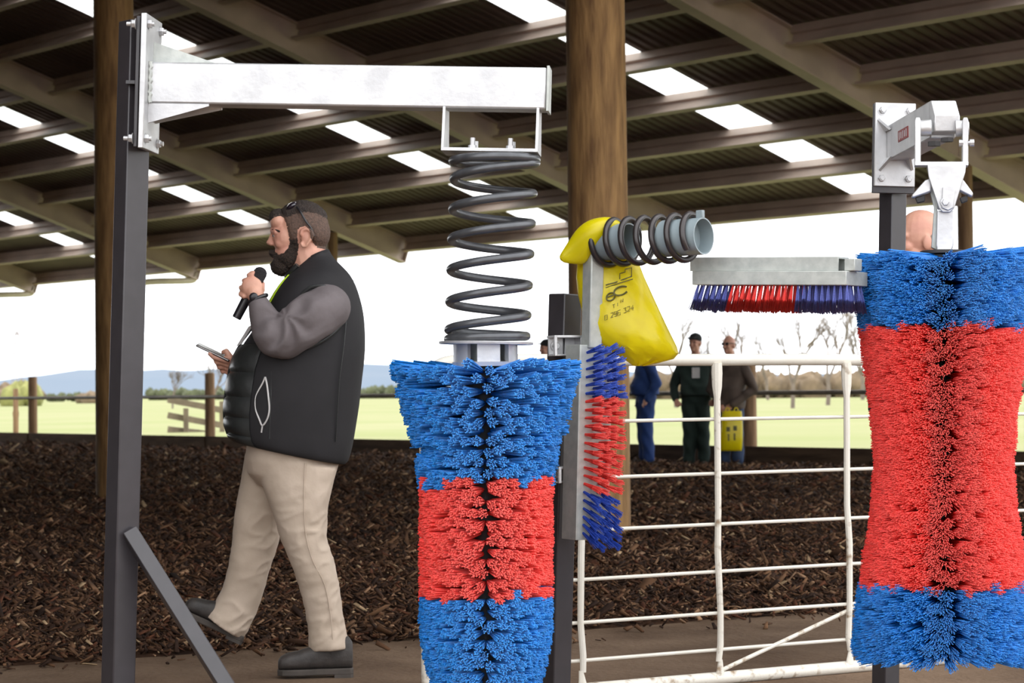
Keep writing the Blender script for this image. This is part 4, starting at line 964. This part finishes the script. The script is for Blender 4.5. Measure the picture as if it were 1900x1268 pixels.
# side pocket zip loop
pk = [(491, 700), (486, 712), (474, 735), (473, 758), (480, 778), (486, 790), (495, 778), (499, 760), (497, 735), (494, 712)]
def on_side(px, py, off=.006):                       # put a point on the near surface of the vest by its place in the profile
    i = max(0, min(len(vr) - 2, int(np.searchsorted([(r[1] + r[3]) / 2 for r in vr], py)) - 1)); r0, r1 = vr[i], vr[i + 1]
    t = (py - (r0[1] + r0[3]) / 2) / ((r1[1] + r1[3]) / 2 - (r0[1] + r0[3]) / 2); r = [a + (c - a) * t for a, c in zip(r0, r1)]
    xm = (r[0] + r[2]) / 2; hx = (r[2] - r[0]) / 2; u_ = max(-.98, min(.98, (px - xm) / hx)); w = -(1 - abs(u_) ** 2.3) ** (1 / 2.3) * r[4]
    return m_(xm + (px - xm) * (1 + w / YM) , 634 + (py - 634) * 1.0, w) + V(0, -off, 0)
MB().tube([on_side(x, y, .010) for x, y in curve_tube([V(*q) for q in pk + pk[:1]], 4)], .0034, 6).build('pocket_zip', 'zip', vo)
MB().tube([on_side(486, 790, .010), on_side(484, 803, .010)], .003, 6).build('zip_puller', 'zip', vo)
MB().tube([on_side(x, y, .003) for x, y in ((503, 690), (502, 730), (500, 770), (499, 815))], .003, 5).build('panel_seam', 'quilt', vo)
MB().tube([on_side(x, y, .001) for x, y in ((645, 580), (640, 640), (632, 700), (628, 760), (625, 820))], .0025, 5).build('back_seam', 'quilt', vo)
# sleeves
def sleeve(pts, name, s):
    bs = MB()
    P = curve_tube([m_(x, y, s * w) for x, y, w, r in pts], 5); Rr = np.interp(np.linspace(0, len(pts) - 1, len(P)), range(len(pts)), [r for *_, r in pts])
    for i in range(len(P) - 1): bs.capsule(P[i], Rr[i], P[i + 1], Rr[i + 1], 18)
    return bs
nearS = sleeve([(607, 571, .20, .092), (584, 586, .232, .096), (553, 608, .262, .092), (522, 628, .275, .082), (503, 618, .272, .072), (490, 590, .256, .056), (480, 564, .241, .040)], 'sleeve', -1)
def folds(co):
    c0 = m_(532, 588, -.27); d = co - c0; r_ = np.linalg.norm(d[:, [0, 2]], axis=1); a_ = np.arctan2(d[:, 2], d[:, 0])
    w_ = np.sin(a_ * 7 + 1.6 * np.sin(r_ * 30 + a_ * 2) + .7) * np.exp(-((r_ - .10) / .075) ** 2) * .0095 + np.sin(co[:, 0] * 55 + co[:, 2] * 40 + 2 * np.sin(co[:, 2] * 21)) * .0022
    co = co.copy(); co[:, 1] -= w_; co[:, 2] += w_ * .4; return co
blob_part('sleeve', nearS, 'shirt', man, 0.0065, 6, .5, disp=folds)
farS = sleeve([(618, 560, .20, .10), (580, 620, .25, .09), (535, 672, .245, .075), (480, 692, .18, .055), (446, 683, .115, .040)], 'sleeve', 1)
blob_part('sleeve', farS, 'shirt', man, 0.008, 5, .5)
MB().tube([on_side(x, y, .004) for x, y in curve_tube([V(560, 545), V(578, 533), V(604, 532), V(630, 545), V(643, 567), V(641, 592), V(624, 615), V(600, 633), V(572, 646)], 5)], .0065, 8).build('armhole_binding', 'quilt', vo)
# shirt collar inside, lanyard, watch
MB().tube(curve_tube([m_(552, 492, -.088), m_(543, 502, -.078), m_(535, 510, -.055), m_(531, 514, -.02)], 4), [.011] * 12 + [.008], 8).build('shirt_collar', 'quilt', man)
ly = thing('lanyard', "yellow-green lanyard with a pale name card round the speaker's neck", 'lanyard', m_(505, 550, -.14))
def strip(pts, wvec, th, parent, nm, mm):
    bb_ = MB(); rs_ = []
    for p in pts: rs_.append([p - wvec - V(0, th, 0), p + wvec - V(0, th, 0), p + wvec + V(0, th, 0), p - wvec + V(0, th, 0)])
    return bb_.rings(rs_).build(nm, mm, parent)
def lan(off): return [vest_at(y, .36 + off, .007) for y in (512, 522, 532, 545, 558, 570)]
bb_ = MB(); A_, B_ = lan(-.07), lan(.09)
bb_.rings([[a, c, c + V(.006, .004, 0), a + V(.006, .004, 0)] for a, c in zip(A_, B_)]).build('strap', 'hivis', ly)
strip([m_(466, 604, -.06), m_(455, 622, -.05), m_(443, 641, -.05)], nrm(V(.7, -.6, .3)) * .016, .003, ly, 'name_card', 'zip')
wt = thing('wrist_watch', "black watch on the speaker's raised wrist", 'watch', m_(478, 556, -.24))
wd = nrm(m_(472, 543, -.24) - m_(480, 562, -.24)); 
wp = m_(477.5, 555, -.238); wx = nrm(np.cross(wd, V(0, 1, 0))); wy = np.cross(wd, wx)
MB().tube([wp + (wx * math.cos(a) + wy * math.sin(a)) * .0375 for a in np.linspace(0, 2 * math.pi, 28, endpoint=False)], .008, 8, closed=True).build('strap', 'blackplastic', wt)
MB().ellipsoid(wp + V(-.01, -.038, .006), (.017, .008, .017)).build('watch_case', 'blackplastic', wt)
# microphone
mc = thing('microphone', "black handheld microphone in the speaker's fist", 'microphone', m_(438, 592, -.212))
mp0, mp1 = m_(438.5, 591, -.212), m_(486, 501, -.212); md_ = nrm(mp1 - mp0); ML = np.linalg.norm(mp1 - mp0)
MB().lathe(mp0, md_, [(0, .0155), (.003, .0175), (ML * .55, .0195), (ML * .74, .0215), (ML * .78, .024)], 20).build('handle', 'blackplastic', mc)
M['mesh_black'] = mat('black_mic_grille', (0.022, 0.02, 0.024), 0.5, var=.5, scale=220, bump=.8, bscale=400)
MB().lathe(mp0 + md_ * ML * .79, md_, [(0, .0245), (.012, .0265), (.03, .0265), (.042, .023), (.05, .014), (.053, .004)], 20).build('grille', 'mesh_black', mc)
MB().lathe(mp0 + md_ * (ML * .79 + .004), md_, [(0, .0272), (.004, .0272)], 20).build('grille_band', 'spring', mc)
MB().box(mp0 + md_ * (ML * .70) + V(-.004, -.0215, 0), (.004, .002, .022), (wx, V(0, 1, 0), md_)).build('badge', 'zip', mc)
# phone
phn = thing('phone', 'dark slim phone held low in the far hand', 'phone', m_(398, 655, PW))
pA_, pB_ = m_(369, 641, PW - .012), m_(425, 668, PW - .012); pd_ = nrm(pB_ - pA_); pu_ = nrm(V(.42, -.10, .9)); pu_ = nrm(pu_ - pd_ * (pu_ @ pd_)); ps_ = np.cross(pu_, pd_)
PL = np.linalg.norm(pB_ - pA_) + .012
MB().box((pA_ + pB_) / 2, (PL, .072, .009), (pd_, ps_, pu_)).build('case', 'blackplastic', phn, bevel=.003)
MB().box((pA_ + pB_) / 2 + pu_ * .0049, (PL - .010, .066, .0012), (pd_, ps_, pu_)).build('screen', 'glass_dark', phn)
MB().box((pA_ + pB_) / 2 + pu_ * .0015 - ps_ * .0365 * (1 if ps_[1] > 0 else -1), (PL - .008, .0016, .003), (pd_, ps_, pu_)).build('edge_trim', 'zip', phn)
# trousers
def leg_ring(x0, y0, x1, y1, b_, w, n=26): return prof_ring(x0, y0, x1, y1, b_, w, n, 2.15)
tr = MB()
tr.rings([prof_ring(462, 800, 640, 820, .205, 0), prof_ring(459, 825, 634, 845, .205, 0), prof_ring(456, 850, 624, 875, .200, 0), prof_ring(459, 876, 617, 898, .175, 0), prof_ring(480, 900, 606, 914, .12, 0), prof_ring(515, 912, 590, 922, .05, 0)])
tr.rings([leg_ring(478, 850, 624, 868, .115, -.09), leg_ring(487, 900, 616, 905, .112, -.095), leg_ring(503, 945, 608, 945, .105, -.10), leg_ring(520, 999, 606, 999, .095, -.10), leg_ring(539, 1045, 620, 1038, .086, -.10), leg_ring(555, 1090, 629, 1086, .078, -.095), leg_ring(565, 1130, 635, 1128, .076, -.09), leg_ring(571, 1169, 640, 1165, .076, -.09), leg_ring(573, 1197, 647, 1197, .080, -.09), leg_ring(575, 1208, 648, 1204, .082, -.09)])
tr.rings([leg_ring(455, 840, 560, 850, .115, .09), leg_ring(447, 896, 535, 900, .110, .095), leg_ring(434, 959, 522, 962, .102, .10), leg_ring(431, 1003, 516, 1010, .092, .10), leg_ring(424, 1046, 502, 1056, .084, .10), leg_ring(414, 1090, 488, 1104, .078, .11), leg_ring(399, 1118, 475, 1143, .076, .115), leg_ring(388, 1131, 464, 1165, .080, .12), leg_ring(381, 1140, 450, 1187, .084, .12)])
tg = np.random.default_rng(21); TD = tg.normal(0, 1, (9, 3)) * V(.55, .55, 1.0); TP = tg.random(9) * 6.28
def tnoise(co, fr):
    s = np.zeros(len(co))
    for k in range(9): s += np.sin(co @ (TD[k] * fr) + TP[k] + 1.3 * np.sin(co @ (TD[(k + 4) % 9] * fr * .6) + TP[(k + 2) % 9]))
    return s / 3.0
def tfold(co):
    co = co.copy(); z = co[:, 2]
    low = np.clip((.50 - z) / .35, 0, 1); kn = np.exp(-((z - .56) / .12) ** 2)
    n1 = tnoise(co, 42); n2 = tnoise(co[:, [1, 0, 2]], 20)
    rid = 1 - 2 * np.abs(np.tanh(n1 * 1.3))                 # creases with sharp ridges
    s = rid * (.0012 + .0042 * low + .0030 * kn) + n2 * .0030
    co[:, 1] -= s; co[:, 0] += s * .5; return co
blob_part('trousers', tr, 'khaki', man, 0.0075, 7, .5, disp=tfold)
MB().tube(curve_tube([m_(566, 860, -.205), m_(564, 920, -.206), m_(567, 990, -.20), m_(580, 1040, -.19), m_(602, 1085, -.176), m_(613, 1140, -.168), m_(618, 1190, -.170)], 6), .0022, 5).build('side_seam', 'khaki', man)
# boots
def boot(heel, toe, up, wid, name='boot'):
    d = nrm(toe - heel); u_ = nrm(up - d * (up @ d)); s_ = np.cross(d, u_); L = np.linalg.norm(toe - heel)
    b_ = MB(); secs = [(0.0, .030, .10, .6), (.06, .038, .125, 1), (.22, .040, .130, 1), (.38, .040, .115, 1), (.55, .045, .088, 1), (.72, .050, .072, 1), (.87, .049, .064, 1), (.96, .040, .052, 1), (1.0, .022, .036, .6)]
    rs_ = []
    for t, w_, h_, k_ in secs:
        c_ = heel + d * L * t + u_ * (.022 + h_ / 2); rs_.append(superring(c_, s_, u_, w_ * wid, h_ / 2, 18, 2.6))
    b_.rings(rs_); b_.capsule(heel + d * .080 + u_ * .09, .043, heel + d * .085 + u_ * .14, .036)
    o = blob_part(name, b_, 'boot', man, .006, 3, .5)
    outl = [(-.004, .026), (.03, .038), (.25, .038), (.45, .036), (.65, .047), (.82, .050), (.94, .040), (1.008, .018)]
    pts = [heel + d * L * t + s_ * w_ * wid for t, w_ in outl] + [heel + d * L * t - s_ * w_ * wid for t, w_ in outl[::-1]]
    MB().prism([p for p in pts], u_ * .024).build('sole', 'sole', o, bevel=.004)
    hp_ = [heel + d * L * t + s_ * w_ * wid for t, w_ in outl[:3]] + [heel + d * L * t - s_ * w_ * wid for t, w_ in outl[:3][::-1]]
    MB().prism([p - u_ * .012 for p in hp_], u_ * .014).build('heel', 'sole', o)
    tp = heel + d * L * .62 + u_ * .10
    MB().tube(curve_tube([tp - s_ * .04 * wid - d * .02 - u_ * .014, tp - d * .02 + u_ * .002, tp + s_ * .04 * wid - d * .02 - u_ * .014], 4), .004, 6).build('lace', 'boot', o)
    return o
bh, bt_ = m_(655, 1245, -.09), m_(516, 1250, -.115); bh[2] = .014; bt_[2] = .012
boot(bh, bt_, V(0, 0, 1), 1.0)
boot(m_(449, 1192, .12), m_(335, 1140, .10), nrm(V(-.40, 0, .9)), 1.0)
# ------------------------------------------------------------------ onlookers
def fabric(nm, c, v=.15): M[nm] = mat(nm, c, .85, scale=5, col2=tuple(x * (1 - 2 * v) for x in c), bump=.2, bscale=12)
fabric('blue_overalls', (0.018, 0.055, 0.21)); fabric('green_overalls', (0.014, 0.030, 0.024)); fabric('brown_jacket', (0.085, 0.058, 0.045)); fabric('denim', (0.035, 0.06, 0.13)); fabric('navy', (0.012, 0.016, 0.040))
fabric('cap_black', (0.012, 0.013, 0.014)); M['grey_hair'] = mat('grey_hair', (0.22, 0.17, 0.14), .8, var=.2, scale=90); fabric('gum', (0.06, 0.05, 0.035))
M['brown_boot'] = mat('brown_boot_leather', (0.16, 0.065, 0.045), .55, var=.2, scale=14)
M['yellow_bag'] = mat('yellow_plastic_bag', (0.86, 0.74, 0.004), .32, scale=7, col2=(0.80, 0.66, 0.003), bump=.12, bscale=16, trans=.38, spec=.6)
def onlooker(base, H, face, label, top, low, boots, arms, headgear=None, hairm='hair', lean=(0, 0), belly=.15, shoulder=.20, vox=.011, legspread=.09, head_turn=0.0, jacket_len=.47, shades=False):
    """base on the ground; face = heading in degrees (0 looks at +X, -90 at the camera); arms: {side: [elbow, wrist, fingertip]} in body axes (forward, left, up)"""
    base = np.asarray(base, float); a = math.radians(face); f = V(math.cos(a), math.sin(a), 0); l = V(-math.sin(a), math.cos(a), 0); k = H / 1.78
    def L(x, y, z): return base + (f * (x + lean[0] * z) + l * (y + lean[1] * z) + V(0, 0, 1) * z) * k
    ah = a + math.radians(head_turn); fh = V(math.cos(ah), math.sin(ah), 0); lh = V(-math.sin(ah), math.cos(ah), 0); hc = L(.02, 0, 1.66); hx = (fh, lh, V(0, 0, 1))
    def Hd(x, y, z): return hc + (fh * x + lh * y + V(0, 0, z)) * k
    t = thing('person', label, 'person', base)
    b = MB(); c = b.capsule
    b.ellipsoid(Hd(0, 0, .02), (.098 * k, .076 * k, .105 * k), ax=hx); b.ellipsoid(Hd(.03, 0, -.055), (.066 * k, .060 * k, .068 * k), ax=hx); c(Hd(.092, 0, .0), .013 * k, Hd(.108, 0, -.032), .016 * k); b.ellipsoid(Hd(.075, 0, -.095), (.026 * k, .03 * k, .024 * k), ax=hx)
    for s in (-1, 1): b.ellipsoid(Hd(-.005, .078 * s, -.015), (.02 * k, .011 * k, .032 * k), ax=hx); b.ellipsoid(Hd(.065, .035 * s, -.03), (.03 * k, .026 * k, .026 * k), ax=hx)
    for s in (-1, 1): c(Hd(.085, .014 * s, .018), .014 * k, Hd(.075, .045 * s, .016), .013 * k)
    c(Hd(.082, -.02, -.068), .010 * k, Hd(.082, .02, -.068), .010 * k)
    c(hc - V(0, 0, .06) * k, .055 * k, L(-.01, 0, 1.42), .065 * k); c(L(0, -.12, 1.36), .075 * k, L(0, .12, 1.36), .075 * k); c(L(0, 0, 1.3), .13 * k, L(0, 0, 1.0), .13 * k)
    jk = MB(); tr = MB()
    for s in (-1, 1):
        hip, kn, an = L(0, .085 * s, .92), L(.03, legspread * s, .5), L(-.01, legspread * s * 1.1, .09)
        c(hip, .085 * k, kn, .055 * k); c(kn, .052 * k, an, .038 * k)
        tr.capsule(L(0, .08 * s, .95), .125 * k, L(.02, legspread * s, .52), .092 * k); tr.capsule(L(.02, legspread * s, .52), .092 * k, L(-.01, legspread * s * 1.1, .12), .082 * k)
        e, w, ft = arms[s]; sh = L(0, shoulder * s, 1.38); E_, W_, T_ = L(*e), L(*w), L(*ft)
        c(sh, .05 * k, E_, .042 * k); c(E_, .04 * k, W_, .03 * k)
        hd = nrm(T_ - W_); pm = W_ + hd * .05 * k; b.ellipsoid(pm, (.03 * k, .03 * k, .045 * k)); sdv = nrm(np.cross(hd, f + V(.01, .02, .3)))
        for q in range(4):
            o = sdv * (q - 1.5) * .019 * k; c(pm + o + hd * .025 * k, .0105 * k, pm + o + hd * (.055 + .008 * (q in (1, 2))) * k, .010 * k); c(pm + o + hd * .06 * k, .010 * k, pm + o * .8 + hd * .075 * k - f * .015 * k, .009 * k)
        c(pm + sdv * .025 * k, .012 * k, pm + sdv * .042 * k + hd * .035 * k, .010 * k)
        jk.capsule(L(0, shoulder * s * .92, 1.375), .082 * k, E_, .066 * k); jk.capsule(E_, .065 * k, W_, .050 * k)
    tr.capsule(L(0, -.06, .93), .13 * k, L(0, .06, .93), .13 * k)
    blob_part('body', b, 'skin', t, vox * .55, 2)
    jl = jacket_len
    secs = [(1.47, .075, .10), (1.43, .10, .17), (1.36, .125, .21), (1.22, .145, .215), (1.08, .150 + belly * .3, .205), (.96, .145 + belly * .3, .20), (1.43 - jl, .145 + belly * .15, .20), (1.41 - jl, .13, .19)]
    jk.rings([superring(L(.012 * (z < 1.2), 0, z), f, l, a_ * k, b_ * k, 24, 2.4) for z, a_, b_ in secs])
    g3 = np.random.default_rng(int(abs(base[0] * 1000)) % 999)
    ph = g3.random(3) * 6
    def fold(co): co = co.copy(); s_ = np.sin(co[:, 2] * 28 + 4 * np.sin(co[:, 0] * 9 + ph[0]) + ph[1]) * .006; co[:, 0] += s_; co[:, 1] += s_; return co
    blob_part('jacket', jk, top, t, vox, 4, disp=fold); blob_part('trousers', tr, low, t, vox, 4, disp=fold)
    for s in (-1, 1):
        q0 = L(-.06, legspread * s * 1.1, 0.0); bt = MB(); bt.capsule(q0 + V(0, 0, .055) * k, .046 * k, q0 + (f * .18 + l * .02 * s + V(0, 0, .042)) * k, .040 * k); bt.capsule(q0 + (f * .04 + V(0, 0, .06)) * k, .052 * k, q0 + (f * .05 + V(0, 0, .20)) * k, .056 * k)
        bo = blob_part('boot', bt, boots, t, vox * .7, 2)
        MB().prism([q0 + (f * x + l * y) * k for x, y in ((-.05, -.035), (.1, -.045), (.2, -.04), (.232, 0), (.2, .05), (.1, .045), (-.05, .035))], V(0, 0, .02 * k)).build('sole', 'sole', bo)
    if headgear == 'cap':
        hb = MB(); hb.ellipsoid(Hd(-.008, 0, .055), (.106 * k, .086 * k, .082 * k), ax=hx); cp = blob_part('cap', hb, 'cap_black', t, vox * .6, 2)
        MB().prism([Hd(.07, -.07, .065), Hd(.14, -.055, .052), Hd(.165, 0, .048), Hd(.14, .055, .052), Hd(.07, .07, .065)], V(0, 0, .012 * k)).build('cap_peak', 'cap_black', cp)
        hh_ = MB(); hh_.ellipsoid(Hd(-.03, 0, .0), (.078 * k, .081 * k, .06 * k), ax=hx); blob_part('hair', hh_, hairm, t, vox * .6, 2)
    elif headgear == 'short':
        hh_ = MB(); hh_.ellipsoid(Hd(-.022, 0, .045), (.090 * k, .081 * k, .090 * k), ax=hx); blob_part('hair', hh_, hairm, t, vox * .6, 2)
    elif headgear == 'rim':
        hh_ = MB(); hh_.ellipsoid(Hd(-.035, 0, -.0), (.072 * k, .0795 * k, .055 * k), ax=hx); blob_part('hair', hh_, hairm, t, vox * .6, 2)
    for s in (-1, 1):
        if shades:
            MB().ellipsoid(Hd(.094, .034 * s, .012), (.012 * k, .030 * k, .021 * k), ax=hx).build('sunglass_lens', 'glass_dark', t); MB().tube([Hd(.09, .06 * s, .02), Hd(.0, .083 * s, .015)], .005 * k, 6).build('sunglass_arm', 'blackplastic', t)
        else:
            MB().ellipsoid(Hd(.086, .032 * s, .006), (.008 * k, .013 * k, .008 * k), ax=hx).build('eye', 'blackplastic', t)
    return t, L
def stand(px, Y): p = at(px, 800, Y); return V(p[0], p[1], 0.05)
oA, LA = onlooker(stand(1292, 32.0), 1.77, -100, 'onlooker in dark green overalls and a dark cap', 'green_overalls', 'green_overalls', 'gum',
    {1: [(-.06, .30, 1.10), (.10, .27, .92), (.14, .22, .84)], -1: [(-.06, -.30, 1.10), (.08, -.27, .92), (.12, -.22, .84)]}, 'cap', head_turn=-22, shoulder=.19)
MB().box(LA(.178, .02, 1.26), (.012, .10, .14), (V(math.cos(math.radians(-100)), math.sin(math.radians(-100)), 0), V(-math.sin(math.radians(-100)), math.cos(math.radians(-100)), 0), V(0, 0, 1))).build('name_tag', 'zip', oA)
oB, LB = onlooker(stand(1356, 31.6), 1.73, -118, 'onlooker in a brown jacket, jeans and sunglasses carrying a yellow bag', 'brown_jacket', 'denim', 'gum',
    {1: [(-.02, .33, 1.06), (.20, .12, .86), (.22, .04, .80)], -1: [(-.02, -.29, 1.06), (.20, -.06, .86), (.22, -.02, .80)]}, 'rim', hairm='grey_hair', shades=True, head_turn=-15, belly=.2, jacket_len=.62)
oC, LC = onlooker(stand(1199, 32.8), 1.80, -170, 'onlooker in bright blue overalls behind the yellow bag', 'blue_overalls', 'blue_overalls', 'gum',
    {1: [(-.08, .31, 1.10), (.05, .30, .90), (.10, .26, .82)], -1: [(-.10, -.30, 1.10), (.02, -.30, .90), (.08, -.26, .82)]}, 'short', shoulder=.2)
onlooker(stand(1018, 33.5), 1.74, -150, 'onlooker in a dark cap glimpsed beside the middle black post', 'green_overalls', 'navy', 'gum',
    {1: [(-.04, .30, 1.10), (.08, .26, .92), (.12, .2, .86)], -1: [(-.04, -.30, 1.10), (.08, -.26, .92), (.12, -.2, .86)]}, 'cap')
pr = at(1722, 900, 10.2); pr[2] = 0.0
onlooker(pr, 1.84, -150, 'balding man in navy standing behind the hourglass brush', 'navy', 'navy', 'brown_boot',
    {1: [(-.10, .36, 1.10), (.02, .22, .98), (.06, .16, .94)], -1: [(-.10, -.38, 1.10), (.02, -.22, .98), (.06, -.16, .94)]}, 'rim', hairm='grey_hair', shoulder=.22, vox=.009, belly=.3, head_turn=-25)
# yellow carrier bag hanging from the brown-jacketed onlooker's hands
q_ = LB(.24, .02, .80)
bg2 = thing('plastic_bag', 'small yellow carrier bag hanging from the onlooker in the brown jacket', 'bag', q_ - V(0, 0, .52))
yb = 31.28
rows_ = [(763, 1341, 1376, .02), (772, 1339, 1377, .05), (790, 1338, 1378, .07), (815, 1336, 1378, .075), (832, 1336, 1377, .06), (837, 1337, 1376, .03)]
rs = []
for y, x0, x1, th in rows_:
    c0, c1 = at(x0, y, yb), at(x1, y, yb); ex_ = nrm(c1 - c0); rs.append(superring((c0 + c1) / 2, ex_, V(0, 1, 0), np.linalg.norm(c1 - c0) / 2, th, 20, 2.8))
MB().rings(rs).build('bag_body', 'yellow_bag', bg2, 60)
for x in (1350, 1366): MB().tube(curve_tube([at(x - 5, 766, yb), at(x - 2, 758, yb + .02), at(x + 2, 758, yb + .02), at(x + 5, 766, yb)], 4), .007, 6).build('handle', 'yellow_bag', bg2)
M['grey_print'] = mat('dark_grey_print', (0.10, 0.09, 0.02), .6, var=.1)
for x, y, w_, h_ in ((1351, 797, .045, .06), (1364, 795, .045, .06), (1352, 812, .02, .09), (1363, 811, .02, .09)):
    MB().box(at(x, y, yb - .079), (w_, .004, h_)).build('printed_mark', 'grey_print', bg2)
# ------------------------------------------------------------------ big yellow bag hung over the upright
YG = 7.50
bag = thing('plastic_bag', 'large yellow plastic bag hung over the galvanised upright', 'bag', at(1170, 676, YG))
# (y, left x, right x, half thickness)
br = [(452, 1092, 1150, .018), (470, 1085, 1170, .030), (490, 1071, 1186, .040), (515, 1069, 1196, .050), (545, 1072, 1210, .062), (575, 1079, 1224, .075), (600, 1085, 1236, .085), (622, 1094, 1247, .088), (640, 1108, 1256, .080), (652, 1128, 1259, .066), (663, 1150, 1250, .045), (672, 1165, 1222, .026), (679, 1174, 1196, .010)]
def bag_ring(y, x0, x1, th, n=40):
    a, c = at(x0, y, YG), at(x1, y + (x1 - 1180) * .05, YG); ex_ = nrm(c - a); L = np.linalg.norm(c - a) / 2; ctr = (a + c) / 2; r = []
    for i, q in enumerate(np.linspace(0, 2 * math.pi, n, endpoint=False)):
        cx_, sx_ = math.cos(q), math.sin(q); t_ = th * math.copysign(abs(sx_) ** .9, sx_)
        cr = .006 * math.sin(cx_ * 9 + y * .09) * abs(sx_) + .004 * math.sin(cx_ * 17 - y * .13) * abs(sx_)
        r.append(ctr + ex_ * L * cx_ + V(0, 1, 0) * (t_ + cr))
    return r
yy = []; 
for k in range(len(br) - 1):
    for t in (0, .5): yy.append([a + (c - a) * t for a, c in zip(br[k], br[k + 1])])
yy.append(br[-1])
MB().rings([bag_ring(*r) for r in yy]).build('bag_body', 'yellow_bag', bag, 50)
# the handles bunched over the top, with a loose flap on the left
def flap(rows2, nm, Yc):
    rs_ = []
    for (xa, ya, xb, yb_, th) in rows2:
        a, c = at(xa, ya, Yc), at(xb, yb_, Yc); ex_ = nrm(c - a); L = np.linalg.norm(c - a) / 2; rs_.append(superring((a + c) / 2, ex_, V(0, 1, 0), L, th, 24, 2.2))
    o = MB().rings(rs_).build(nm, 'yellow_bag', bag, 50); md = o.modifiers.new('s', 'SUBSURF'); md.levels = 1; md.render_levels = 1
    return o
flap([(1036, 478, 1043, 488, .008), (1042, 468, 1062, 490, .014), (1052, 452, 1080, 492, .022), (1062, 436, 1090, 486, .034), (1074, 420, 1102, 466, .05), (1092, 408, 1118, 452, .056), (1112, 403, 1134, 444, .052), (1132, 402, 1148, 432, .042), (1146, 408, 1156, 428, .028), (1154, 416, 1160, 428, .012)], 'handle_hood', 7.44)
# print on the bag front: phone number and part of a logo
def on_bag(px, py, off=.004):
    ys = [r[0] for r in br]; x0 = np.interp(py, ys, [r[1] for r in br]); x1 = np.interp(py, ys, [r[2] for r in br]); th = np.interp(py, ys, [r[3] for r in br])
    u_ = max(-.97, min(.97, (px - (x0 + x1) / 2) / ((x1 - x0) / 2))); cr = .006 * math.sin(u_ * 9 + py * .09) + .004 * math.sin(u_ * 17 - py * .13)
    s_ = math.sqrt(1 - u_ * u_); d_ = -(th * s_ ** .9) - cr * s_ * (-1)
    return at(px, py, YG + (-(th * s_ ** .9) + cr * s_) - off)
SEG = {'0': [[(0, 0), (1, 0), (1, 2), (0, 2), (0, 0)]], '2': [[(0, 0), (1, 0), (1, 1), (0, 2), (1, 2)]], '9': [[(1, 1), (0, 1), (0, 0), (1, 0), (1, 2), (0, 2)]], '6': [[(1, 0), (0, 0), (0, 2), (1, 2), (1, 1), (0, 1)]], '3': [[(0, 0), (1, 0), (.5, .9), (1, 1.2), (1, 2), (0, 2)]], '4': [[(.8, 2), (.8, 0), (0, 1.3), (1.1, 1.3)]],
       'I': [[(.5, 0), (.5, 2)]], 'N': [[(0, 2), (0, 0), (1, 2), (1, 0)]], 'T': [[(0, 0), (1, 0)], [(.5, 0), (.5, 2)]]}
def stroke(pts, r, nm='printed_mark'): MB().tube([on_bag(x, y) for x, y in pts], r, 5).build(nm, 'grey_print', bag)
x, y = 1122.0, 586.0
for ch in '0 296 324':
    if ch == ' ': x += 4.5; y -= 2.0; continue
    for s_ in SEG[ch]: stroke([(x + a * 4.6, y + c * 4.4 - a * 1.6) for a, c in s_], .0010, 'printed_digit')
    x += 6.6; y -= 2.4
for ch, x, y in (('T', 1137, 566), ('I', 1144, 563), ('N', 1152, 556)):
    for s_ in SEG[ch]: stroke([(x + a * 4, y + c * 3 - a * 1.4) for a, c in s_], .0009, 'printed_letter')
stroke([(1152 + 13 * math.cos(a), 540 + 8 * math.sin(a) - 3 * math.cos(a)) for a in np.linspace(.5, 5.6, 16)], .0030)
stroke([(1133 + 8 * math.cos(a), 551 + 7 * math.sin(a) - 2 * math.cos(a)) for a in np.linspace(0.1, 5.4, 16)], .0026); stroke([(1126, 552), (1140, 547)], .0024)
stroke([(1124, 529), (1140, 525), (1156, 519), (1172, 513)], .0022); stroke([(1124, 534), (1148, 526), (1174, 518)], .0016)
stroke([(1150, 518), (1150, 508), (1160, 505), (1160, 500), (1172, 497), (1172, 514)], .0016)
